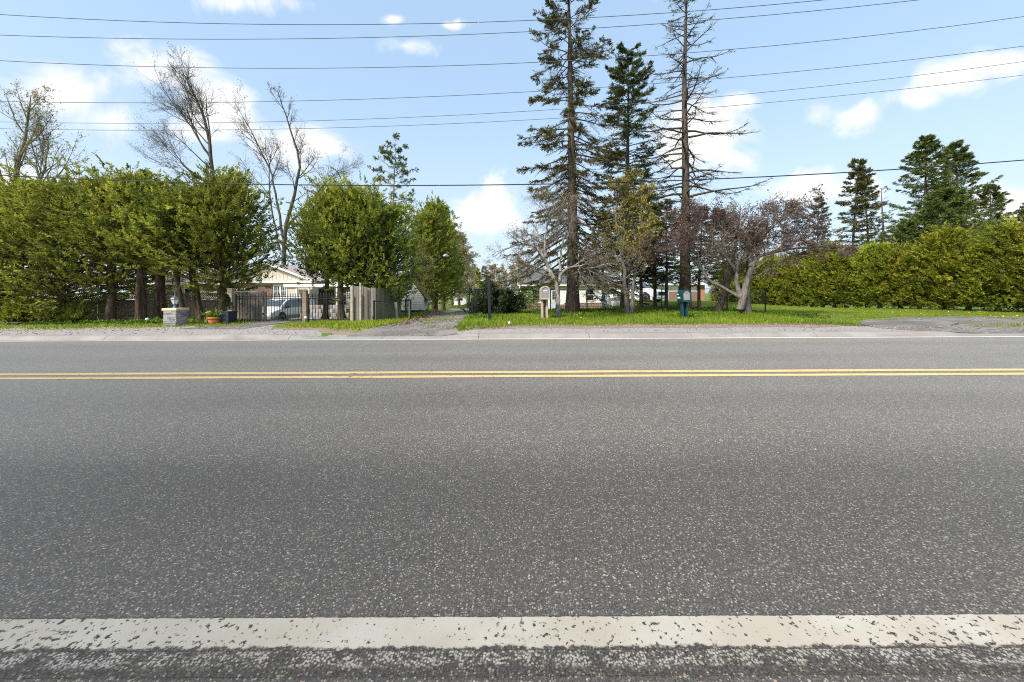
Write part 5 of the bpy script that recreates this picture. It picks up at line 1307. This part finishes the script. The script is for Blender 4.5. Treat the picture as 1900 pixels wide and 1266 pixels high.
G().lathe([(.075, 0), (.075, .02), (.045, .035), (.04, .09), (.065, .12), (.05, .135)], 12).build('base', 'lantern_metal', ln, 0, True)
for i in range(6):
    a0, a1 = i * math.pi / 3, (i + 1) * math.pi / 3; c0 = [(math.cos(a) * .065, math.sin(a) * .065, .14) for a in (a0 + .06, a1 - .06)]; c1 = [(math.cos(a) * .108, math.sin(a) * .108, .275) for a in (a1 - .06, a0 + .06)]
    G().poly(c0 + c1, (-math.cos((a0 + a1) / 2) * .006, -math.sin((a0 + a1) / 2) * .006, 0)).build('pane', 'frosted_glass', ln)
    G().tube((math.cos(a0) * .067, math.sin(a0) * .067, .137), (math.cos(a0) * .111, math.sin(a0) * .111, .278), .006, 4).build('rib', 'lantern_metal', ln)
G().lathe([(.07, .134), (.07, .139)], 6).build('tray', 'lantern_metal', ln)
G().lathe([(.125, .278), (.135, .285), (.10, .335), (.05, .375), (.02, .39)], 6).build('roof', 'lantern_metal', ln)
G().lathe([(.012, .388), (.025, .41), (.012, .425), (.004, .455)], 8).build('finial', 'lantern_metal', ln, 0, True)

# terracotta pot, flowers, slate planter, little cone conifer
X = at(397, 12.55); z0 = gz1(X, 12.55)
po = thing('flower_pot', 'orange terracotta pot beside the dark planter', 'pot', (X, 12.55, z0))
G().lathe([(.125, 0), (.185, .215), (.165, .215), (.15, .19)], 20).build('body', 'terracotta', po, 0, True); G().lathe([(.19, .19), (.205, .20), (.21, .262), (.185, .265), (.175, .20)], 20).build('rim', 'terracotta', po, 0, True)
rg = np.random.default_rng(73); m = NP(); n = 34
A = nrm(np.stack([rg.normal(size=n) * .8, rg.normal(size=n) * .8, np.ones(n) * .9], -1))
m.plume(np.tile([[0, 0, .22]], (n, 1)) + rg.normal(size=(n, 3)) * np.array([.07, .07, .02]), A, rg.uniform(.12, .34, n), 8, rg, .12, .045, .7, np.clip(rg.normal(size=n) * .2 + .6, 0, 1), None, .25)
pt = thing('potted_plant', 'leafy plant with yellow flowers growing in the terracotta pot', 'plant', (X, 12.55, z0 + .02)); link('foliage', m.mesh('foliage', 'weed_leaf'), pt)
for i in range(7):
    G().lathe([(.002, 0), (.03, .008), (.036, .02), (.01, .03)], 8).build('flower', 'dandelion' if i < 5 else 'sticker_white', pt, 0, False, 0, (-.14 + rg.uniform(-.05, .12), -.13 + rg.uniform(-.03, .05), .33 + rg.uniform(-.04, .08)))
X = at(421, 12.75); z0 = gz1(X, 12.75)
pb = thing('planter', 'tall dark slate planter beside the pale gate post', 'planter', (X, 12.75, z0))
g = G(); g.add([(-.16, -.16, 0), (.16, -.16, 0), (.16, .16, 0), (-.16, .16, 0), (-.21, -.21, .42), (.21, -.21, .42), (.21, .21, .42), (-.21, .21, .42)], [(3, 2, 1, 0), (0, 1, 5, 4), (1, 2, 6, 5), (2, 3, 7, 6), (3, 0, 4, 7), (4, 5, 6, 7)])
g.build('box', 'planter_slate', pb); bx('lip', 'planter_slate', pb, -.22, .22, -.22, .22, .421, .45)
m = NP(); n = 420; hh = rg.random(n) ** .8; a = rg.random(n) * 6.28; rr = .19 * (1 - hh) ** .8 * np.sqrt(rg.random(n))
m.plume(np.stack([rr * np.cos(a), rr * np.sin(a), .02 + hh * .50], -1), np.stack([np.cos(a) * .6, np.sin(a) * .6, np.ones(n)], -1), np.full(n, .07), 7, rg, .045, .018, .9, np.clip(.4 + rg.normal(size=n) * .2, 0, 1))
cn = thing('cone_conifer', 'small cone-shaped conifer growing in the slate planter', 'plant', (X, 12.75, z0 + .45)); link('crown', m.mesh('crown', 'leaf_yew'), cn); G().tube((0, 0, -.02), (0, 0, .4), .014, 6).build('trunk', 'bark_dark', cn)

# small pots and path lights in front of the cedar row
X = at(27, 13.2); z0 = gz1(X, 13.2)
o = G().lathe([(.15, 0), (.2, .26), (.21, .27), (.21, .31), (.18, .31)], 16).build('garden_pot', 'planter_slate', None, 0, True, 0, (X, 13.2, z0)); tag(o, 'dark round garden pot under the bright shrub on the left', 'pot')
X = at(8, 12.9)
o = G().box(-.42, .42, -.2, .2, 0, .09).build('stone_slab', 'concrete', None, .015, False, .01, (X, 12.9, gz1(X, 12.9))); tag(o, 'pale flat stone slab at the left edge of the grass', 'stone')
def path_light(px, Y, label, white=False):
    X = at(px, Y); o = thing('path_light', label, 'lamp', (X, Y, gz1(X, Y)), 0, 'small garden path lights')
    G().tube((0, 0, -.05), (0, 0, .17), .011, 6).build('stake', 'black_metal', o)
    G().lathe([(.03, .14), (.045, .17), (.055, .215), (.02, .235)], 12).build('head', 'sticker_white' if white else 'black_metal', o, 0, True)
path_light(76, 12.75, 'black path light left of the low shrubs'); path_light(61, 12.8, 'black path light closest to the dark garden pot')
path_light(273, 12.7, 'white path light left of the stone pillar', True); path_light(567, 13.2, 'white headed path light at the foot of the brown gate post', True)
path_light(693, 13.3, 'black path light at the foot of the grey board fence')

# mailboxes on moulded posts
def mailbox(label, mat, px, Y, py_top, rotz, face, green):
    X = at(px, Y); z0 = gz1(X, Y) - .02; H = zat(px, py_top, Y) - z0; s = H / 1.25
    o = thing('mailbox', label, 'mailbox', (X, Y, z0), rotz); o.scale = (s, s, s)
    if green: o.rotation_euler = (0, R(-2.5), rotz)
    # post: U channel open toward the road
    p = G(); p.box(-.118, -.045, -.10, .10, 0, .80); p.box(.045, .118, -.10, .10, 0, .80); p.box(-.045, .045, .03, .10, 0, .80); p.build('post', mat, o, .008)
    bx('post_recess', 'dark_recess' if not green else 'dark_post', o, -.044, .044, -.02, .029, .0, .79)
    for z_ in (.16, .52): G().tube((0, -.03, z_), (0, -.021, z_), .016, 8).build('bolt', 'dark_post', o)
    # box: arched section along Y
    w, zb, zs = .15, .80, 1.09
    sec = [(-w, zb), (w, zb)] + [(w * math.cos(a), zs + .15 * math.sin(a)) for a in [math.pi * i / 10 for i in range(11)]]
    b = G().poly([(x, -.26, z_) for x, z_ in sec], (0, .52, 0)).build('box', mat, o, .012)
    sec2 = [(-w - .014, zb - .004), (w + .014, zb - .004)] + [((w + .014) * math.cos(a), zs + .163 * math.sin(a)) for a in [math.pi * i / 10 for i in range(11)]]
    rim = G(); n = len(sec2); inn = [(x * .80, (z_ - 1.0) * .80 + 1.0) for x, z_ in sec2]
    vs = [(x, -.295, z_) for x, z_ in sec2] + [(x, -.295, z_) for x, z_ in inn] + [(x, -.255, z_) for x, z_ in sec2] + [(x, -.262, z_) for x, z_ in inn]
    fs = []
    for i in range(n):
        j = (i + 1) % n; fs += [(i, j, n + j, n + i), (i, 2 * n + i, 2 * n + j, j), (n + i, n + j, 3 * n + j, 3 * n + i)]
    rim.add(vs, fs).build('hood_rim', mat, o)
    bx('shelf', mat, o, -w - .02, w + .02, -.30, .27, zb - .035, zb - .006, .006)
    dsec = [(x * .76, (z_ - 1.0) * .76 + .995) for x, z_ in sec2]
    dr_ = G().poly([(x, -.277, z_) for x, z_ in dsec], (0, .014, 0)).build('door', face, o)
    bx('handle', 'plastic_grey', dr_, -.03, .03, -.292, -.278, 1.10, 1.12)
    if green:
        bx('red_mark', 'sticker_red', dr_, -.045, .045, -.282, -.2775, 1.13, 1.16)
        bx('number_plate', 'sticker_white', b, -w - .004, -w - .001, -.05, .19, .90, .965)
        bx('number_plate', 'sticker_white', b, -w - .004, -w - .001, .09, .22, 1.04, 1.09)
    else: bx('name_strip', 'sticker_white', dr_, -.07, .07, -.282, -.2775, 1.06, 1.09)
    return o
mailbox('beige plastic mailbox on a moulded post in the long grass', 'beige_plastic', 1010, 14.0, 531, R(2), 'plastic_grey', False)
mailbox('dark green plastic mailbox with white number plates on a moulded post', 'green_plastic', 1270, 13.6, 537.5, R(-1), 'plastic_grey', True)
# little white marker in the grass
X = at(945, 11.5); o = G().lathe([(.012, 0), (.012, .06), (.035, .07), (.03, .13), (.01, .15)], 8).build('survey_marker', 'sticker_white', None, 0, True, 0, (X, 11.5, gz1(X, 11.5))); tag(o, 'tiny pale marker in the grass right of the slim black post', 'marker')
# fallen white board and bird feeder by the cottage yard
X = at(1124, 22.5); o = G().box(-.5, .5, -.02, .02, -.06, .06).build('fallen_board', 'white_trim', None, .005, False, 0, (X, 22.5, gz1(X, 22.5) + .42), (0, R(34), R(8))); tag(o, 'white board leaning in the weeds right of the cottage', 'board')
X = at(1326, 29); z0 = gz1(X, 29); o = thing('bird_feeder', 'small orange-brown roofed bird feeder on the lawn left of the leaning trunk', 'bird feeder', (X, 29, z0))
G().tube((0, 0, 0), (0, 0, .75), .05, 8).build('post', 'wood_post', o); bx('tray', 'orange_brick', o, -.22, .22, -.2, .2, .751, .80); bx('house', 'orange_brick', o, -.14, .14, -.12, .12, .801, 1.03)
for s in (-1, 1): G().poly([(0, -.25, 1.26), (0, -.25, 1.31), (s * .32, -.25, 1.05), (s * .32, -.25, 1.0)], (0, .5, 0)).build('roof_slope', 'wood_grey', o)

# ------------------------------------------------------------------ vehicles
def vehicle(name, label, stations, paint, clad, loc, rotz, wheels, panes, lamps, wr=.33, hwid=.92, arch=True):
    """lofted body; stations: (x, z_bottom, z_belt, z_roof, half width, roof half width). local +x is forward"""
    o = thing(name, label, 'van' if 'van' in name else 'truck', loc, rotz)
    g = G(); k = 13
    S = []
    for (x, zb, zt, zr, hw, rw) in stations:
        half = [(0, zb), (hw * .86, zb), (hw * .985, zb + .10), (hw, (zb + zt) * .5), (hw * .965, zt), (rw + .03, max(zr - .09, zt + .001)), (rw * .82, max(zr - .012, zt + .004)), (0, max(zr, zt + .012))]
        S.append([(x, y, z) for y, z in half])
    nh = len(S[0]); vs = []
    for r_ in S: vs += r_ + [(x, -y, z) for x, y, z in r_[1:-1][::-1]]
    k = 2 * nh - 2; fs = [(i * k + j, i * k + (j + 1) % k, (i + 1) * k + (j + 1) % k, (i + 1) * k + j) for i in range(len(S) - 1) for j in range(k)]
    fs += [tuple(range(k)), tuple(range((len(S) - 1) * k, len(S) * k))]
    body = g.add(vs, fs).build('body', paint, o, 0, True)
    md = body.modifiers.new('edge', 'EDGE_SPLIT'); md.split_angle = R(38)
    def surf(x, q):                                  # point on the +y upper side at fraction q between belt and roof edge
        xs_ = [s[0] for s in stations]; f = lambda c: float(np.interp(x, xs_, [s[c] for s in stations]))
        zb, zt, zr, hw, rw = f(1), f(2), f(3), f(4), f(5)
        return (hw * .965 + (rw + .03 - hw * .965) * q, zt + (max(zr - .09, zt + .001) - zt) * q)
    for (xa, xb, xc, xd, q0, q1) in panes:           # bottom rear, bottom front, top front, top rear
        for s in (1, -1):
            P = []
            for x, q in ((xa, q0), (xb, q0), (xc, q1), (xd, q1)):
                y, z = surf(x, q); P.append((x, s * (y + .010), z))
            G().poly(P, (0, -s * .007, 0)).build('side_window', 'glass_car', o)
    for (xa, xb, nm) in lamps['screens']:            # windscreen and rear window
        xs_ = [s[0] for s in stations]; f = lambda x, c: float(np.interp(x, xs_, [s[c] for s in stations]))
        sg = 1 if xb < xa else -1
        P = [(xa + sg * .012, -f(xa, 5) * .92, f(xa, 3) + .03), (xa + sg * .012, f(xa, 5) * .92, f(xa, 3) + .03), (xb + sg * .012, f(xb, 5) * .86, f(xb, 3) - .02), (xb + sg * .012, -f(xb, 5) * .86, f(xb, 3) - .02)]
        G().poly(P, (-sg * .008, 0, .008)).build(nm, 'glass_car', o)
    xf = stations[-1][0]
    for s in (1, -1):
        hl = lamps['head']; G().box(hl[0], hl[1], min(s * hl[2], s * hl[3]), max(s * hl[2], s * hl[3]), hl[4], hl[5]).build('headlight', 'headlight', o, .01)
        bx('turn_signal', 'amber', o, hl[0] - .10, hl[0] - .002, min(s * (hl[3] - .03), s * (hl[3] + .02)), max(s * (hl[3] - .03), s * (hl[3] + .02)), hl[4] + .02, hl[5] - .02)
        tx = stations[0][0]; bx('tail_light', 'sticker_red', o, tx - .02, tx + .08, min(s * .62, s * .80), max(s * .62, s * .80), .85, 1.2)
        mx_ = lamps['mirror']; G().box(mx_[0] - .07, mx_[0] + .05, min(s * (hwid * .98), s * (hwid + .2)), max(s * (hwid * .98), s * (hwid + .2)), mx_[1], mx_[1] + .16).build('mirror', 'black_metal', o, .03)
        bx('cladding', clad, o, stations[1][0], stations[-2][0] - .25, min(s * (hwid - .01), s * (hwid + .012)), max(s * (hwid - .01), s * (hwid + .012)), .24, .50)
        bx('trim_strip', 'alloy', o, stations[1][0], stations[-2][0] - .3, min(s * (hwid - .01), s * (hwid + .016)), max(s * (hwid - .01), s * (hwid + .016)), .505, .53)
        for wx in wheels:
            if arch: G().tube((wx, s * (hwid - .03), wr + .02), (wx, s * (hwid + .018), wr + .02), wr + .075, 20).build('wheel_arch', 'dark_post', o)
            w = G().lathe([(wr * .62, .0), (wr * .94, .0), (wr, .03), (wr, .17), (wr * .94, .2), (wr * .62, .2)], 20, (0, 0, 0), 'Y').build('wheel', 'tyre', o, 0, True, 0, (wx, s * (hwid - .09) - .1, wr))
            G().lathe([(wr * .60, .19 if s > 0 else .01), (wr * .61, .21 if s > 0 else -.01), (wr * .15, .195 if s > 0 else .005)], 18, (0, 0, 0), 'Y').build('rim', 'alloy', w, 0, True)
            for i in range(5):
                a = i * 2 * math.pi / 5; c_, s_ = math.cos(a), math.sin(a); yy = .212 if s > 0 else -.012
                G().tube((c_ * wr * .28, yy, s_ * wr * .28), (c_ * wr * .46, yy, s_ * wr * .46), .03, 5).build('rim_slot', 'tyre', w)
    bp = lamps['bumper']; bx('bumper', clad, o, bp[0], bp[1], -hwid + .06, hwid - .06, .26, .50, .04)
    gp = lamps['grille']; bx('grille', 'black_metal', o, gp[0], gp[1], -gp[2], gp[2], gp[3], gp[4])
    bx('licence_plate', 'sticker_white', o, bp[1] + .001, bp[1] + .012, -.15, .15, .32, .43)
    return o
VX, VY = -16.45, 24.2
van_st = [(-2.42, .36, .95, 1.38, .84, .60), (-2.36, .30, .98, 1.62, .90, .66), (-1.7, .26, 1.0, 1.72, .92, .70), (-.5, .24, 1.0, 1.75, .92, .71), (.35, .24, .99, 1.72, .92, .70), (.75, .24, .985, 1.62, .92, .68),
          (1.55, .24, .97, 1.10, .92, .74), (1.75, .25, .93, 1.00, .91, .78), (2.2, .28, .80, .86, .87, .74), (2.42, .32, .66, .72, .78, .62), (2.48, .38, .58, .62, .68, .52)]
vehicle('minivan', 'silver minivan parked behind the iron gate', van_st, 'van_silver', 'van_clad', (VX, VY + 2.3, gz1(VX, VY + 2.3) + .02), R(-90) + R(-3), (1.55, -1.42),
        [(.50, 1.36, .78, .52, .06, .92), (-.75, .42, .44, -.75, .06, .92), (-2.15, -.85, -.85, -2.02, .08, .92)],
        {'screens': [(1.52, .78, 'windscreen'), (-2.40, -2.34, 'rear_window')], 'head': (2.22, 2.43, .48, .76, .62, .76), 'mirror': (1.15, 1.02), 'bumper': (2.3, 2.56), 'grille': (2.40, 2.47, .40, .56, .66)})
trk = [(-2.7, .45, 1.05, 1.10, .92, .80), (-2.62, .40, 1.12, 1.16, .97, .86), (-.75, .38, 1.12, 1.16, .97, .86), (-.70, .38, 1.12, 1.70, .97, .70), (-.5, .38, 1.12, 1.86, .97, .72), (.55, .38, 1.12, 1.86, .97, .72),
       (1.35, .38, 1.13, 1.26, .97, .80), (1.6, .38, 1.10, 1.20, .97, .84), (2.5, .40, 1.0, 1.10, .95, .84), (2.66, .42, .92, 1.0, .92, .80), (2.72, .48, .84, .88, .88, .74)]
TY = 35.0; TX = at(1178, TY)
vehicle('pickup_truck', 'white pickup truck half hidden behind the slim trunks', trk, 'truck_white', 'truck_white', (TX, TY, gz1(TX, TY)), R(-52), (1.75, -1.65),
        [(.0, 1.2, .58, -.02, .06, .9), (-.62, -.08, -.10, -.56, .06, .9)],
        {'screens': [(1.33, .58, 'windscreen'), (-.72, -.6, 'rear_window')], 'head': (2.55, 2.70, .56, .84, .78, .94), 'mirror': (1.0, 1.18), 'bumper': (2.5, 2.86), 'grille': (2.62, 2.74, .52, .62, .92)}, .38, .97)
# covered boat on the ground left of the truck
BX, BYY = at(1141, 29.5), 29.5
o = thing('boat', 'low boat with a blue end under a pale cover beside the cottage', 'boat', (BX, BYY, gz1(BX, BYY) + .25), R(8))
st_ = [(-.92, .30, .55, .62), (-.80, .10, .62, .72), (-.2, .05, .66, .80), (.4, .06, .62, .82), (.85, .2, .40, .86), (1.1, .5, .10, .9)]
vs = []; fs = []
for (x, zb, hw, zt) in st_: vs += [(x, 0, zb), (x, hw * .6, zb + .1), (x, hw, zt), (x, -hw, zt), (x, -hw * .6, zb + .1)]
k = 5
fs = [(i * k + j, i * k + (j + 1) % k, (i + 1) * k + (j + 1) % k, (i + 1) * k + j) for i in range(len(st_) - 1) for j in range(k)] + [tuple(range(k)), tuple(range((len(st_) - 1) * k, len(st_) * k))]
G().add(vs, fs).build('hull', 'boat_cover', o)
vs = []
for (x, zb, hw, zt) in [(-.55, .08, .64, .76)] + st_[2:]: vs += [(x, hw + .03, max(zb, .1)), (x, hw * .6, zt + .14), (x, 0, zt + .24), (x, -hw * .6, zt + .14), (x, -hw - .03, max(zb, .1))]
fs = [(i * k + j, i * k + j + 1, (i + 1) * k + j + 1, (i + 1) * k + j) for i in range(len(st_) - 2) for j in range(k - 1)]
cv = G().add(vs, fs).build('cover', 'boat_cover', o, 0, True, .02); md = cv.modifiers.new('thick', 'SOLIDIFY'); md.thickness = .02
bx('transom_panel', 'boat_blue', o, -1.0, -.9, -.5, .5, .35, .95, .05); bx('windshield', 'glass_dark', o, -.99, -.82, -.32, .32, .955, 1.10, .02)
bx('cradle', 'wood_grey', o, -.6, .7, -.3, .3, -.28, .06)

# ------------------------------------------------------------------ overhead wires and the poles that carry them
def wire(label, mat, Y, ymin, pxm, k, r, ends=(-24.5, 24.5)):
    n = 48; x = np.linspace(ends[0], ends[1], n); px = 950 + x / Y * FPX; py = ymin - k * (px - pxm) ** 2
    z = CAM_H + (546 - (px - 950) * 9 / 1900 - py) / FPX * Y
    m = NP(); m.tubes(np.stack([x, np.full(n, Y), z], -1)[None], np.full((1, n), r), 5)
    return tag(link('overhead_wire', m.mesh('overhead_wire', mat, True)), label, 'wire', 'overhead wires along the road'), z
WI = [('topmost overhead wire, leaving the top of the picture first', 'wire_grey', 10.3, 46, 600, 5.3e-5, .0085), ('second overhead wire from the top', 'wire_grey', 10.7, 73, 420, 4.4e-5, .0085),
      ('third overhead wire from the top', 'wire_grey', 11.1, 127, 530, 5.1e-5, .0085), ('fourth overhead wire from the top', 'wire_grey', 11.3, 191, 260, 3.9e-5, .008),
      ('fifth overhead wire from the top, upper of a close pair', 'wire_grey', 11.4, 229, 250, 4.2e-5, .007), ('sixth overhead wire from the top, lower of a close pair', 'wire_grey', 11.5, 242, 280, 3.9e-5, .007),
      ('lowest and thickest overhead cable crossing in front of the trees', 'wire_black', 11.2, 344.5, 740, 3.5e-5, .017)]
we = []
for w in WI:
    o, z = wire(*w); we.append((w[2], z[0], z[-1]))
for s, X in ((0, -24.6), (1, 24.6)):
    p = thing('utility_pole', 'wooden utility pole beyond the %s edge of the picture' % ('left' if s == 0 else 'right'), 'utility pole', (X, 11.1 + .25, gz1(X, 11.3)))
    top = max(e[1 + s] for e in we) + .3 - gz1(X, 11.3)
    G().tube((0, 0, -.3), (0, 0, top), .17, 12, .11).build('shaft', 'pole_wood', p, 0, True)
    sg = 1 if s == 0 else -1
    for (yw, zl, zr) in we:
        z = (zl, zr)[s] - gz1(X, 11.3); y = yw - 11.35
        bx('cross_arm', 'pole_wood', p, sg * .11 - .04, sg * .11 + .04, min(y, 0) - .08, max(y, 0) + .08, z - .17, z - .09)
        G().lathe([(.035, z - .088), (.045, z - .05), (.03, z - .03), (.04, z - .012)], 10, (sg * .11, y, 0)).build('insulator', 'ceramic', p, 0, True)
